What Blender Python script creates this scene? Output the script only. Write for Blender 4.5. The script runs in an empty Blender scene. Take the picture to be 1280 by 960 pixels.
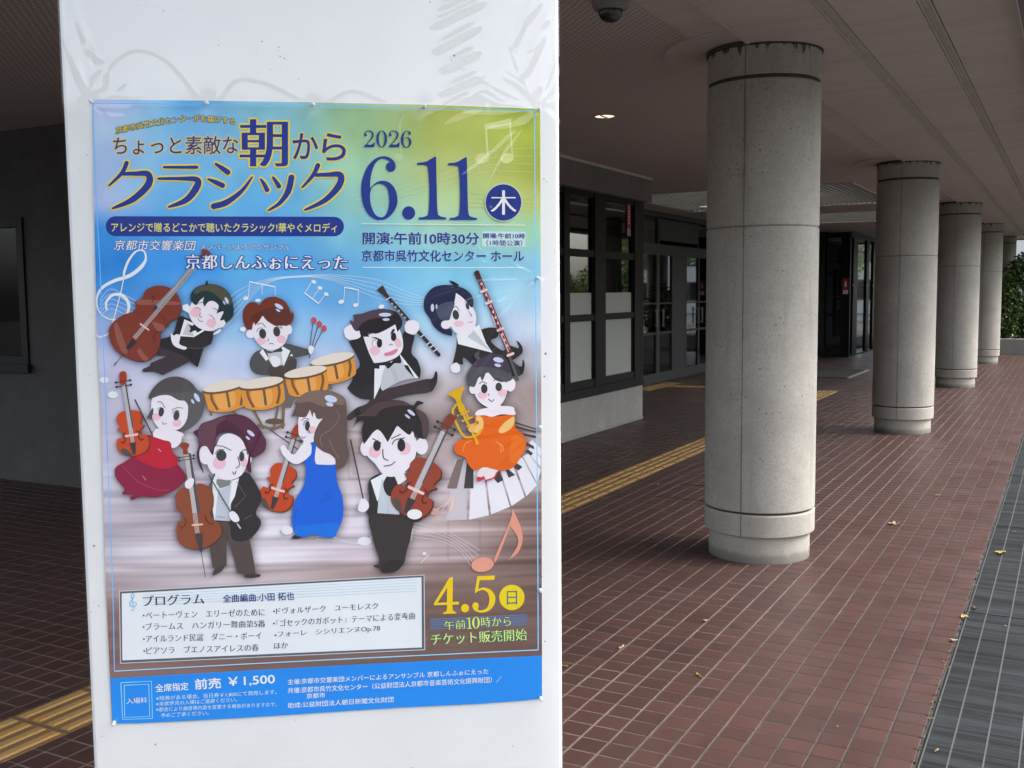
import bpy, bmesh, math, random
import numpy as np
from math import sin, cos, pi, radians, atan, atan2, hypot
from mathutils import Vector, Matrix, noise
from mathutils.geometry import tessellate_polygon

random.seed(7)
rng = np.random.default_rng(11)
scene = bpy.context.scene
C = scene.collection

# ------------------------------------------------------------------ camera
F = 1290.0                       # focal length in photo pixels (1280 wide)
CAM_Z = 1.5
_p = radians(-5.006); _r = radians(0.54); _y = radians(28.397)
_fw = Vector((0, cos(_p), sin(_p))); _up = Vector((0, -sin(_p), cos(_p))); _rt = Vector((1, 0, 0))
_rt2 = cos(_r) * _rt - sin(_r) * _up
_up2 = sin(_r) * _rt + cos(_r) * _up
_R = Matrix.Rotation(_y, 3, 'Z')
FW = _R @ _fw; RT = _R @ _rt2; UP = _R @ _up2
cd = bpy.data.cameras.new('camera'); cam = bpy.data.objects.new('camera', cd); C.objects.link(cam)
cam.matrix_world = Matrix(((RT.x, UP.x, -FW.x, 0), (RT.y, UP.y, -FW.y, 0), (RT.z, UP.z, -FW.z, CAM_Z), (0, 0, 0, 1)))
cd.sensor_width = 36; cd.lens = F / 1280 * 36; cd.clip_start = 0.05; cd.clip_end = 500
scene.camera = cam
scene.render.resolution_x = 1024; scene.render.resolution_y = 768
scene.cycles.max_bounces = 8; scene.cycles.transparent_max_bounces = 12
scene.view_settings.view_transform = 'Standard'; scene.view_settings.look = 'None'
scene.view_settings.exposure = 1.8; scene.view_settings.gamma = 1

# ------------------------------------------------------------------ world and sun (overcast)
w = bpy.data.worlds.new('World'); scene.world = w; w.use_nodes = True
nt = w.node_tree; bg = nt.nodes['Background']
sky = nt.nodes.new('ShaderNodeTexSky'); sky.sky_type = 'NISHITA'; sky.sun_disc = False
SUN_EL = radians(50); SUN_AZ = radians(66)          # azimuth clockwise from +Y
sky.sun_elevation = SUN_EL; sky.sun_rotation = SUN_AZ; sky.dust_density = 4.0; sky.air_density = 1.0; sky.ozone_density = 1.0
hs = nt.nodes.new('ShaderNodeHueSaturation'); hs.inputs['Saturation'].default_value = 0.45
nt.links.new(sky.outputs[0], hs.inputs['Color']); nt.links.new(hs.outputs[0], bg.inputs['Color'])
bg.inputs['Strength'].default_value = 0.15
sl = bpy.data.lights.new('sun', 'SUN'); sun = bpy.data.objects.new('sun', sl); C.objects.link(sun)
sl.energy = 0.95; sl.angle = radians(28); sl.color = (1, 0.97, 0.93)
sd = Vector((sin(SUN_AZ) * cos(SUN_EL), cos(SUN_AZ) * cos(SUN_EL), sin(SUN_EL)))
sun.rotation_euler = sd.to_track_quat('Z', 'Y').to_euler()
sun.location = (6, -3, 8)

# ------------------------------------------------------------------ helpers
def lin(c):
    return tuple(((v / 255) / 12.92 if v / 255 <= 0.04045 else (((v / 255) + 0.055) / 1.055) ** 2.4) for v in c)

def tag(o, label=None, cat=None, group=None, kind=None):
    if label: o['label'] = label
    if cat: o['category'] = cat
    if group: o['group'] = group
    if kind: o['kind'] = kind
    return o

def empty(name, loc, rz=0, **k):
    o = bpy.data.objects.new(name, None); C.objects.link(o); o.location = loc; o.rotation_euler = (0, 0, rz)
    o.empty_display_size = 0.1
    return tag(o, **k)

class MB:
    """collects quads and boxes; build() links them as one mesh object"""
    def __init__(s): s.v = []; s.f = []; s.m = []; s.mi = 0
    def add(s, vs, fs):
        b = len(s.v); s.v += [tuple(v) for v in vs]
        for f in fs: s.f.append([b + i for i in f]); s.m.append(s.mi)
    def box(s, x0, x1, y0, y1, z0, z1, M=None):
        vs = [(x, y, z) for z in (z0, z1) for y in (y0, y1) for x in (x0, x1)]
        if M is not None: vs = [M @ Vector(v) for v in vs]
        s.add(vs, [(0, 2, 3, 1), (4, 5, 7, 6), (0, 1, 5, 4), (2, 6, 7, 3), (0, 4, 6, 2), (1, 3, 7, 5)])
    def cyl(s, c, r0, r1, z0, z1, n=24, cap=True):
        b = [(c[0] + r0 * cos(2 * pi * i / n), c[1] + r0 * sin(2 * pi * i / n), z0) for i in range(n)]
        t = [(c[0] + r1 * cos(2 * pi * i / n), c[1] + r1 * sin(2 * pi * i / n), z1) for i in range(n)]
        fs = [(i, (i + 1) % n, n + (i + 1) % n, n + i) for i in range(n)]
        if cap: fs += [tuple(range(n))[::-1], tuple(range(n, 2 * n))]
        s.add(b + t, fs)
    def build(s, name, mat, parent=None, bevel=0, smooth=False, loc=None, **k):
        me = bpy.data.meshes.new(name); me.from_pydata(s.v, [], s.f)
        for m in (mat if isinstance(mat, (list, tuple)) else [mat]): me.materials.append(m)
        me.polygons.foreach_set('material_index', s.m)
        o = bpy.data.objects.new(name, me); C.objects.link(o)
        if parent is not None: o.parent = parent
        if loc is not None: o.location = loc
        if smooth:
            for p in me.polygons: p.use_smooth = True
        if bevel:
            b = o.modifiers.new('bevel', 'BEVEL'); b.width = bevel; b.segments = 2; b.limit_method = 'ANGLE'; b.harden_normals = False
        me.update()
        return tag(o, **k)

def mat(name, col, rough=0.6, metal=0.0, spec=0.5):
    m = bpy.data.materials.new(name); m.use_nodes = True
    b = m.node_tree.nodes['Principled BSDF']
    b.inputs['Base Color'].default_value = (*col, 1); b.inputs['Roughness'].default_value = rough
    b.inputs['Metallic'].default_value = metal; b.inputs['Specular IOR Level'].default_value = spec
    return m

class NT:
    def __init__(s, m): s.t = m.node_tree; s.b = s.t.nodes['Principled BSDF']
    def n(s, typ, **k):
        o = s.t.nodes.new(typ)
        for a, b in k.items(): setattr(o, a, b)
        return o
    def l(s, a, b): s.t.links.new(a, b)
    def coord(s, scale=(1, 1, 1), kind='Object', rot=(0, 0, 0)):
        t = s.n('ShaderNodeTexCoord'); mp = s.n('ShaderNodeMapping'); mp.inputs['Scale'].default_value = scale
        mp.inputs['Rotation'].default_value = rot
        s.l(t.outputs[kind], mp.inputs['Vector']); return mp.outputs[0]
    def noise(s, vec, sc, det=4, rough=0.55, dist=0.0):
        t = s.n('ShaderNodeTexNoise'); t.inputs['Scale'].default_value = sc; t.inputs['Detail'].default_value = det
        t.inputs['Roughness'].default_value = rough; t.inputs['Distortion'].default_value = dist
        s.l(vec, t.inputs['Vector']); return t.outputs['Fac']
    def vor(s, vec, sc, feat='F1', rnd=1.0, out='Distance'):
        t = s.n('ShaderNodeTexVoronoi', feature=feat); t.inputs['Scale'].default_value = sc
        t.inputs['Randomness'].default_value = rnd; s.l(vec, t.inputs['Vector']); return t.outputs[out]
    def ramp(s, f, stops):
        r = s.n('ShaderNodeValToRGB'); e = r.color_ramp.elements
        while len(e) < len(stops): e.new(0.5)
        for i, (p, c) in enumerate(stops):
            e[i].position = p; e[i].color = (*c, 1) if isinstance(c, (tuple, list)) else (c, c, c, 1)
        s.l(f, r.inputs['Fac']); return r.outputs['Color']
    def mix(s, f, a, b, mode='MIX'):
        m = s.n('ShaderNodeMix', data_type='RGBA', blend_type=mode)
        for val, idx in ((f, 0), (a, 6), (b, 7)):
            if isinstance(val, (int, float)): m.inputs[idx].default_value = val if idx == 0 else (val, val, val, 1)
            elif isinstance(val, (tuple, list)): m.inputs[idx].default_value = (*val, 1)
            else: s.l(val, m.inputs[idx])
        return m.outputs[2]
    def math(s, op, a, b=0.0, c=None):
        m = s.n('ShaderNodeMath', operation=op)
        for i, v in enumerate((a, b) if c is None else (a, b, c)):
            if isinstance(v, (int, float)): m.inputs[i].default_value = v
            else: s.l(v, m.inputs[i])
        return m.outputs[0]
    def bump(s, h, st=0.3, dist=0.01):
        b = s.n('ShaderNodeBump'); b.inputs['Strength'].default_value = st; b.inputs['Distance'].default_value = dist
        s.l(h, b.inputs['Height']); s.l(b.outputs[0], s.b.inputs['Normal']); return b

def concrete(name, base, pits=1.0, streak=0.15, top_dirt=None, rough=0.85, bottom_dirt=False, seed=0.0):
    m = mat(name, base, rough, spec=0.3); q = NT(m)
    geo = q.n('ShaderNodeNewGeometry'); pos = geo.outputs['Position']
    mp = q.n('ShaderNodeMapping'); mp.inputs['Location'].default_value = (seed, seed * 2, 0); q.l(pos, mp.inputs['Vector']); v = mp.outputs[0]
    mps = q.n('ShaderNodeMapping'); mps.inputs['Scale'].default_value = (6, 6, 0.5); q.l(v, mps.inputs['Vector'])
    n1 = q.noise(v, 2.2, 5, 0.6); n2 = q.noise(v, 26, 6, 0.7); st = q.noise(mps.outputs[0], 1.5, 5, 0.6)
    c = q.mix(q.ramp(n1, [(0.3, 0.0), (0.7, 1.0)]), tuple(x * 0.80 for x in base), tuple(min(1, x * 1.12) for x in base))
    c = q.mix(q.ramp(n2, [(0.35, 0.0), (0.65, 0.3)]), c, tuple(x * 0.72 for x in base))
    c = q.mix(q.ramp(st, [(0.55, 0.0), (0.75, streak)]), c, tuple(x * 0.45 for x in base))
    # air holes: small dark pits, sparse
    vd = q.vor(v, 32, rnd=1.0); msk = q.noise(v, 9, 3, 0.5)
    size = q.math('MULTIPLY', q.ramp(msk, [(0.42, 0.0), (0.66, 1.0)]), 0.17 * pits)
    pit = q.math('LESS_THAN', vd, size)
    vd2 = q.vor(v, 85, rnd=1.0); size2 = q.math('MULTIPLY', q.ramp(q.noise(v, 14, 2), [(0.45, 0.0), (0.65, 1.0)]), 0.16 * pits)
    pit2 = q.math('LESS_THAN', vd2, size2)
    pall = q.math('MAXIMUM', pit, pit2)
    n4 = q.noise(v, 7, 6, 0.75)
    c = q.mix(q.ramp(n4, [(0.40, 0.0), (0.68, 0.45)]), c, tuple(x * k_ for x, k_ in zip(base, (0.74, 0.73, 0.70))))
    fine = q.noise(v, 110, 4, 0.8); c = q.mix(q.ramp(fine, [(0.50, 0.0), (0.66, 0.75)]), c, tuple(x * 0.55 for x in base))
    c = q.mix(pall, c, tuple(x * 0.55 for x in base))
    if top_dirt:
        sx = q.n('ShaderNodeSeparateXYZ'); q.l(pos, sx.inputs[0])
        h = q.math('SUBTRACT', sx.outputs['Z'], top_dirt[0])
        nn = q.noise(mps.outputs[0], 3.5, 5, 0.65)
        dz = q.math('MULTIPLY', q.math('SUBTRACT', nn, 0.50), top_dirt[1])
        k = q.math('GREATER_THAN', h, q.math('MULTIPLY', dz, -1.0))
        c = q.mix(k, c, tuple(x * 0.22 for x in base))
    if bottom_dirt:
        sx = q.n('ShaderNodeSeparateXYZ'); q.l(pos, sx.inputs[0])
        k = q.math('ADD', sx.outputs['Z'], q.math('MULTIPLY', q.math('SUBTRACT', q.noise(v, 9, 5, 0.7), 0.5), 0.07))
        c = q.mix(q.ramp(k, [(0.0, 1.0), (0.035, 0.75), (0.06, 0.0)]), c, tuple(x * 0.4 for x in base))
    q.l(c, q.b.inputs['Base Color'])
    hgt = q.math('SUBTRACT', q.math('MULTIPLY', n2, 0.25), pall)
    q.bump(hgt, 0.5, 0.004)
    return m

# ------------------------------------------------------------------ materials
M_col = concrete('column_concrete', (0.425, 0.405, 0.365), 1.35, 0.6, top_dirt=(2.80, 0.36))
M_colb = concrete('column_base_concrete', (0.425, 0.40, 0.355), 1.0, 0.30, bottom_dirt=True)
M_seam = concrete('seam_concrete', (0.21, 0.195, 0.175), 0.3)
M_grime = concrete('grime_concrete', (0.07, 0.065, 0.058), 0.3)
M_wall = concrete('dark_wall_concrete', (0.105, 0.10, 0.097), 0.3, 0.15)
M_plinth = concrete('plinth_concrete', (0.36, 0.35, 0.335), 0.25, 0.35)
M_fascia = concrete('fascia_concrete', (0.20, 0.185, 0.17), 0.2, 0.2)
M_low = concrete('low_wall_concrete', (0.34, 0.33, 0.31), 0.2, 0.35)
M_black = mat('black_steel', (0.008, 0.008, 0.009), 0.5, spec=0.2)
M_alu = mat('grey_metal', (0.055, 0.058, 0.065), 0.5, 0.3)
M_alul = mat('pale_metal', (0.30, 0.30, 0.30), 0.5, 0.4)
M_dark = mat('dark_interior', (0.03, 0.03, 0.03), 0.9)
M_int = mat('interior_wall', (0.12, 0.115, 0.11), 0.9)
M_red = mat('red_sign', (0.35, 0.02, 0.03), 0.5)
M_white = mat('white_print', (0.75, 0.75, 0.75), 0.5)

def soffit_mat():
    m = mat('soffit_paint', (0.20, 0.168, 0.150), 0.8, spec=0.2); q = NT(m); v = q.coord((1, 1, 1))
    n = q.noise(v, 1.1, 5, 0.6); n2 = q.noise(v, 40, 4, 0.6); st = q.noise(q.coord((0.3, 3, 1)), 2.5, 4)
    c = q.mix(n, (0.47, 0.425, 0.395), (0.60, 0.55, 0.515)); c = q.mix(q.ramp(st, [(0.45, 0.0), (0.7, 0.4)]), c, (0.40, 0.36, 0.325))
    c = q.mix(q.ramp(n2, [(0.4, 0.0), (0.7, 0.25)]), c, (0.38, 0.335, 0.305))
    q.l(c, q.b.inputs['Base Color']); q.bump(n2, 0.15, 0.003); return m
M_soffit = soffit_mat()

def mesh_ceiling_mat():
    # expanded-metal ceiling: rows of small slots, relief and dark holes
    m = mat('perforated_ceiling', (0.19, 0.16, 0.145), 0.7, spec=0.3); q = NT(m)
    v = q.coord((1, 1, 1))
    br = q.n('ShaderNodeTexBrick'); br.offset = 0.5
    br.inputs['Scale'].default_value = 1.0; br.inputs['Brick Width'].default_value = 0.046; br.inputs['Row Height'].default_value = 0.024
    br.inputs['Mortar Size'].default_value = 0.0075; br.inputs['Mortar Smooth'].default_value = 0.6
    q.l(v, br.inputs['Vector'])
    n = q.noise(v, 0.9, 4)
    c = q.mix(n, (0.58, 0.51, 0.475), (0.68, 0.60, 0.56))
    c = q.mix(br.outputs['Fac'], (0.27, 0.235, 0.215), c)
    q.l(c, q.b.inputs['Base Color']); q.bump(br.outputs['Fac'], 0.6, 0.006); return m
M_mesh = mesh_ceiling_mat()

def tile_mat(name='clay_tile'):
    m = mat(name, (0.10, 0.045, 0.038), 0.45, spec=0.4); q = NT(m); v = q.coord((1, 1, 1))
    geo = q.n('ShaderNodeNewGeometry'); pos = geo.outputs['Position']
    mp = q.n('ShaderNodeMapping'); mp.inputs['Scale'].default_value = (1 / .1023, 1 / .1023, 0.01)
    mp.inputs['Location'].default_value = (0.81, 0.82, 0); q.l(pos, mp.inputs['Vector'])
    fl = q.n('ShaderNodeVectorMath', operation='FLOOR'); q.l(mp.outputs[0], fl.inputs[0])
    wn = q.n('ShaderNodeTexWhiteNoise'); q.l(fl.outputs[0], wn.inputs['Vector'])
    n = q.noise(pos, 1.3, 5, 0.6); n2 = q.noise(pos, 90, 5, 0.7); n3 = q.noise(pos, 7, 4, 0.6)
    c = q.mix(wn.outputs['Value'], (0.050, 0.0235, 0.020), (0.076, 0.034, 0.0285))
    c = q.mix(q.ramp(n, [(0.3, 0.0), (0.7, 0.5)]), c, (0.080, 0.046, 0.040))
    c = q.mix(q.ramp(n3, [(0.5, 0.0), (0.8, 0.4)]), c, (0.062, 0.042, 0.039))
    c = q.mix(q.ramp(n2, [(0.35, 0.25), (0.7, 0.0)]), c, (0.045, 0.028, 0.026))
    q.l(c, q.b.inputs['Base Color'])
    q.l(q.ramp(q.noise(pos, 3.2, 5, 0.65), [(0.3, 0.32), (0.7, 0.55)]), q.b.inputs['Roughness'])
    q.bump(n2, 0.12, 0.001); return m
M_tile = tile_mat()
def grout_mat():
    m = mat('grout', (0.27, 0.24, 0.22), 0.9, spec=0.2); q = NT(m); geo = q.n('ShaderNodeNewGeometry'); pos = geo.outputs['Position']
    n = q.noise(pos, 4, 5, 0.7)
    sx = q.n('ShaderNodeSeparateXYZ'); q.l(pos, sx.inputs[0])
    kx = q.math('ADD', sx.outputs['X'], q.math('MULTIPLY', q.math('SUBTRACT', q.noise(pos, .9, 4, 0.6), .5), 1.2))
    c = q.mix(q.ramp(n, [(0.3, 0.0), (0.7, 1.0)]), (0.085, 0.07, 0.063), (0.19, 0.158, 0.143))
    c = q.mix(q.ramp(q.math('ADD', kx, 1.6), [(0.2, 0.0), (0.8, 1.0)]), c, (0.045, 0.037, 0.034))
    q.l(c, q.b.inputs['Base Color'])
    q.bump(q.noise(pos, 160, 3), 0.3, 0.002); return m
M_grout = grout_mat()
def yellow_mat():
    m = mat('worn_yellow', (0.36, 0.22, 0.06), 0.6); q = NT(m); geo = q.n('ShaderNodeNewGeometry'); pos = geo.outputs['Position']
    n = q.noise(pos, 8, 5, 0.65); n2 = q.noise(pos, 60, 5, 0.7)
    c = q.mix(q.ramp(n, [(0.3, 0.0), (0.7, 1.0)]), (0.42, 0.23, 0.05), (0.36, 0.25, 0.11))
    c = q.mix(q.ramp(n2, [(0.45, 0.0), (0.7, 0.5)]), c, (0.20, 0.13, 0.07)); q.l(c, q.b.inputs['Base Color'])
    q.bump(n2, 0.3, 0.002); return m
M_yel = yellow_mat()
M_yeld = mat('worn_yellow_base', (0.20, 0.11, 0.045), 0.7)
def asphalt_mat():
    m = mat('asphalt', (0.07, 0.07, 0.07), 0.9); q = NT(m); geo = q.n('ShaderNodeNewGeometry'); pos = geo.outputs['Position']
    n = q.noise(pos, 60, 5, 0.7); q.l(q.mix(n, (0.035, 0.035, 0.035), (0.08, 0.078, 0.075)), q.b.inputs['Base Color']); q.bump(n, 0.4, 0.01); return m
M_asph = asphalt_mat()
def grate_mat():
    m = mat('grating_steel', (0.10, 0.11, 0.12), 0.6, 0.0, 0.12); q = NT(m); geo = q.n('ShaderNodeNewGeometry'); pos = geo.outputs['Position']
    mp = q.n('ShaderNodeMapping'); mp.inputs['Scale'].default_value = (0.5, 9, 1); q.l(pos, mp.inputs['Vector'])
    n = q.noise(mp.outputs[0], 1.6, 6, 0.75); n2 = q.noise(pos, 9, 5, 0.7)
    c = q.mix(q.ramp(n, [(0.40, 0.0), (0.60, 1.0)]), (0.012, 0.013, 0.014), (0.036, 0.041, 0.045))
    c = q.mix(q.ramp(n2, [(0.55, 0.0), (0.75, 0.6)]), c, (0.045, 0.034, 0.025))
    q.l(c, q.b.inputs['Base Color']); q.l(q.ramp(n, [(0.3, 0.8), (0.7, 0.45)]), q.b.inputs['Roughness'])
    return m
M_grate = grate_mat()
def post_mat():
    m = mat('white_painted_concrete', (0.74, 0.745, 0.74), 0.55, spec=0.4); q = NT(m); v = q.coord((1, 1, 1))
    n = q.noise(v, 5, 5, 0.6); n2 = q.noise(v, 60, 4, 0.6)
    c = q.mix(q.ramp(n, [(0.3, 0.0), (0.7, 1.0)]), (0.74, 0.745, 0.74), (0.80, 0.805, 0.80))
    vd = q.vor(v, 42); ms = q.ramp(q.noise(v, 11, 3), [(0.50, 0.0), (0.68, 1.0)])
    pit = q.math('LESS_THAN', vd, q.math('MULTIPLY', ms, 0.10))
    vd2 = q.vor(v, 150); pit2 = q.math('LESS_THAN', vd2, q.math('MULTIPLY', q.ramp(q.noise(v, 16, 3), [(0.52, 0.0), (0.68, 1.0)]), 0.13))
    pa = q.math('MAXIMUM', pit, pit2)
    c = q.mix(pa, c, (0.22, 0.215, 0.21)); q.l(c, q.b.inputs['Base Color'])
    q.bump(q.math('SUBTRACT', q.math('MULTIPLY', n2, 0.3), pa), 0.4, 0.0015); return m
M_post = post_mat()

def glass_mat(name, tint, refl=0.35, rough=0.02):
    m = bpy.data.materials.new(name); m.use_nodes = True; t = m.node_tree; t.nodes.remove(t.nodes['Principled BSDF'])
    out = t.nodes['Material Output']; mx = t.nodes.new('ShaderNodeMixShader'); tr = t.nodes.new('ShaderNodeBsdfTransparent')
    gl = t.nodes.new('ShaderNodeBsdfGlossy'); lw = t.nodes.new('ShaderNodeLayerWeight'); lw.inputs['Blend'].default_value = 0.4
    mr = t.nodes.new('ShaderNodeMapRange'); mr.inputs['To Min'].default_value = refl * 0.5; mr.inputs['To Max'].default_value = min(1, refl * 2.2)
    tr.inputs['Color'].default_value = (*tint, 1); gl.inputs['Roughness'].default_value = rough; gl.inputs['Color'].default_value = (0.9, 0.92, 0.92, 1)
    t.links.new(lw.outputs['Fresnel'], mr.inputs['Value']); t.links.new(mr.outputs[0], mx.inputs[0])
    t.links.new(tr.outputs[0], mx.inputs[1]); t.links.new(gl.outputs[0], mx.inputs[2]); t.links.new(mx.outputs[0], out.inputs['Surface'])
    return m
M_glass = glass_mat('window_glass', (0.45, 0.47, 0.46), 0.17)
M_glassd = glass_mat('door_glass', (0.45, 0.47, 0.47), 0.27)
M_frost = mat('frosted_film', (0.37, 0.40, 0.37), 0.3)

# ------------------------------------------------------------------ floor and tiles
T = 0.1023; XJ = -0.4435; YJ = 3.19 - 0.05     # tile pitch; centre of a tile column/row
XJ = -0.492 + T / 2; YJ = 3.19 + T / 2
g = MB(); g.box(-60, 60, -40, 120, -0.4, -0.012); gr = g.build('ground', M_asph, kind='structure')
fb = MB(); fb.box(-9.5, -0.405, -1.6, 27.9, -0.3, -0.0014); floor = fb.build('floor', M_grout, kind='structure')

def project(x, y, z):
    d = Vector((x, y, z - CAM_Z)); wv = d.dot(FW)
    if wv <= 0.1: return None
    return 640 + F * d.dot(RT) / wv, 480 - F * d.dot(UP) / wv, wv

COLX = -1.54
COLY = [5.825, 11.6, 17.33, 23.06, 28.79]
def blocked(x, y):
    # places where no tile lies: columns, tactile strip
    for cy in COLY:
        if hypot(x - COLX, y - cy) < 0.20: return True
    if -3.32 < x < -2.98 and y < 15.95: return True
    return False
tiles = []
nx = int((9.4 - 0.41) / T); ny0 = int((-1.5 - YJ) / T); ny1 = int((27.8 - YJ) / T)
for i in range(nx):
    for j in range(ny0, ny1):
        x = XJ - i * T; y = YJ + j * T
        if blocked(x, y): continue
        p = project(x, y, 0); vis = 0
        if p and -20 < p[0] < 1300 and -20 < p[1] < 975 and not (96 < p[0] < 704): vis = 1 / p[2] ** 3
        tiles.append((vis, x, y))
tiles.sort(key=lambda t: -t[0])
near = tiles[:300]; far = tiles[300:]
h = T / 2 - 0.0032; b_ = 0.0015; TZ = 0.0
vs = [(-h, -h, -0.012), (h, -h, -0.012), (h, h, -0.012), (-h, h, -0.012),
      (-h, -h, TZ - b_), (h, -h, TZ - b_), (h, h, TZ - b_), (-h, h, TZ - b_),
      (-h + b_, -h + b_, TZ), (h - b_, -h + b_, TZ), (h - b_, h - b_, TZ), (-h + b_, h - b_, TZ)]
fs = [(0, 1, 5, 4), (1, 2, 6, 5), (2, 3, 7, 6), (3, 0, 4, 7), (4, 5, 9, 8), (5, 6, 10, 9), (6, 7, 11, 10), (7, 4, 8, 11), (8, 9, 10, 11)]
tm = bpy.data.meshes.new('tile'); tm.from_pydata(vs, [], fs); tm.materials.append(M_tile)
for _, x, y in near:
    o = bpy.data.objects.new('tile', tm); C.objects.link(o); o.parent = floor
    o.location = (x, y, random.uniform(-0.0006, 0.0006)); o.rotation_euler = (random.uniform(-.004, .004), random.uniform(-.004, .004), random.uniform(-.006, .006))
va = np.array(vs); n = len(far); pos = np.array([(x, y, 0) for _, x, y in far])
pos[:, 2] = rng.uniform(-0.0006, 0.0006, n)
tilt = rng.uniform(-.004, .004, (n, 2))
V = va[None] + pos[:, None, :]; V[:, :, 2] += va[None, :, 0] * tilt[:, None, 0] + va[None, :, 1] * tilt[:, None, 1]
V = V.reshape(-1, 3); Fq = (np.array(fs)[None] + (np.arange(n) * 12)[:, None, None]).reshape(-1, 4)
tf = bpy.data.meshes.new('tile_field')
tf.vertices.add(len(V)); tf.vertices.foreach_set('co', V.ravel()); tf.loops.add(Fq.size); tf.loops.foreach_set('vertex_index', Fq.ravel().astype(np.int32))
tf.polygons.add(len(Fq)); tf.polygons.foreach_set('loop_start', np.arange(0, Fq.size, 4)); tf.polygons.foreach_set('use_smooth', np.zeros(len(Fq), bool)); tf.update(calc_edges=True); tf.materials.append(M_tile)
o = bpy.data.objects.new('tile_field', tf); C.objects.link(o); o.parent = floor; tag(o, kind='stuff')
# broken mortar edge beside the grating
me = MB(); y = -1.5
while y < 27.5:
    L = random.uniform(0.02, 0.07); wd = random.uniform(0.004, 0.016)
    me.box(-0.4045, -0.398 + wd * 0.7, y, y + L, -0.05, -0.001 - random.uniform(0, 0.006)); y += L + (random.uniform(0.0, 0.02) if random.random() < .5 else 0)
me.build('mortar_edge', M_grout, floor, kind='stuff')
lt = MB()
for _ in range(150):
    yl = 3.0 + 12 * random.random() ** 1.6; xl = random.choice((-.398, -.386, -.378)) + random.uniform(-.008, .008); sz_ = random.uniform(.003, .009); an = random.uniform(0, 3.14); zl = random.uniform(.001, .004)
    q4 = [(xl + sz_ * k1 * cos(an + k2), yl + sz_ * k1 * sin(an + k2), zl + random.uniform(0, .003)) for k1, k2 in ((1, 0), (.5, 1.5), (1, 3.1), (.5, 4.7))]
    lt.add(q4, [(0, 1, 2, 3)])
lt_o = lt.build('leaf_litter', mat('dry_litter', (.16, .11, .055), .9)); tag(lt_o, 'bits of dry brown leaf litter caught along the groove beside the grating', 'leaf litter', kind='stuff')
# inspection cover outline in the tiling
cv = MB()
cx0, cx1, cy0, cy1 = -2.66, -2.15, 7.10, 7.66
for a in ((cx0, cx1, cy0, cy0 + .012), (cx0, cx1, cy1 - .012, cy1), (cx0, cx0 + .012, cy0 + .012, cy1 - .012), (cx1 - .012, cx1, cy0 + .012, cy1 - .012)):
    cv.box(*a, -0.01, 0.0035)
o = cv.build('inspection_cover_rim', M_dark); tag(o, 'dark square inspection cover rim set in the tiles left of the nearest column', 'cover')

# tactile paving ---------------------------------------------------------
ct_ = MB(); yj = YJ - T / 2 + T * (ny0)
while yj < 15.9:
    for xa, xb in ((-2.9985, -2.9505), (-3.3525, -3.3050)): ct_.box(xa, xb, yj + .0032, yj + T - .0032, -.012, random.uniform(-.0004, .0004))
    yj += T
ct_.build('cut_tiles', M_tile, floor, kind='stuff')
tp = empty('tactile_paving', (-3.152, 5, 0), label='worn yellow guide strip of ribbed paving running along the walkway', cat='tactile paving')
def ribbed():
    a = MB(); a.box(-.15, .15, -.146, .146, -.012, 0.0)
    a.mi = 1
    for k in range(4):
        xc = -.1125 + k * .075
        # tapered rib with rounded shoulders
        y0, y1 = -.137, .137; w0, w1 = .021, .014; z1 = .0055
        a.add([(xc - w0, y0, .0003), (xc + w0, y0, .0003), (xc + w0, y1, .0003), (xc - w0, y1, .0003),
               (xc - w1, y0 + .01, z1), (xc + w1, y0 + .01, z1), (xc + w1, y1 - .01, z1), (xc - w1, y1 - .01, z1)],
              [(0, 1, 5, 4), (1, 2, 6, 5), (2, 3, 7, 6), (3, 0, 4, 7), (4, 5, 6, 7)])
    return a
first = ribbed().build('ribbed_tile', [M_yeld, M_yel], tp); first.location = (0, -5 + 15.8 - .15, 0.001)
yy = 15.8 - .15 - .3
while yy > -1.4:
    o = first.copy(); C.objects.link(o); o.parent = tp; o.location = (0, yy - 5, 0.001 + random.uniform(-.001, .001)); yy -= .3
tp2 = empty('tactile_paving', (-4.6, 15.65, 0), rz=pi / 2, label='yellow branch of ribbed paving leading towards the entrance doors', cat='tactile paving')
for k in range(8):
    o = first.copy(); C.objects.link(o); o.parent = tp2; o.location = (0, 1.15 - k * .3, 0.005)
tp3 = empty('tactile_paving', (-5.75, 15.6, 0), label='short yellow warning strip laid right in front of the entrance doors', cat='tactile paving')
for k in range(5):
    o = first.copy(); C.objects.link(o); o.parent = tp3; o.location = (0, -.75 + k * .3 + .05, 0.005)

# door mat
dm = empty('door_mat', (-4.4, 19.2, 0), label='dark grey entrance mat with a pale metal edge strip', cat='mat')
a = MB(); a.box(-1.2, 1.06, -1.0, 1.0, 0.0, 0.012); a.build('mat_pile', M_dark, dm)
a = MB(); a.box(1.06, 1.11, -1.0, 1.0, 0.0, 0.014); a.build('edge_strip', M_alul, dm)

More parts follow.
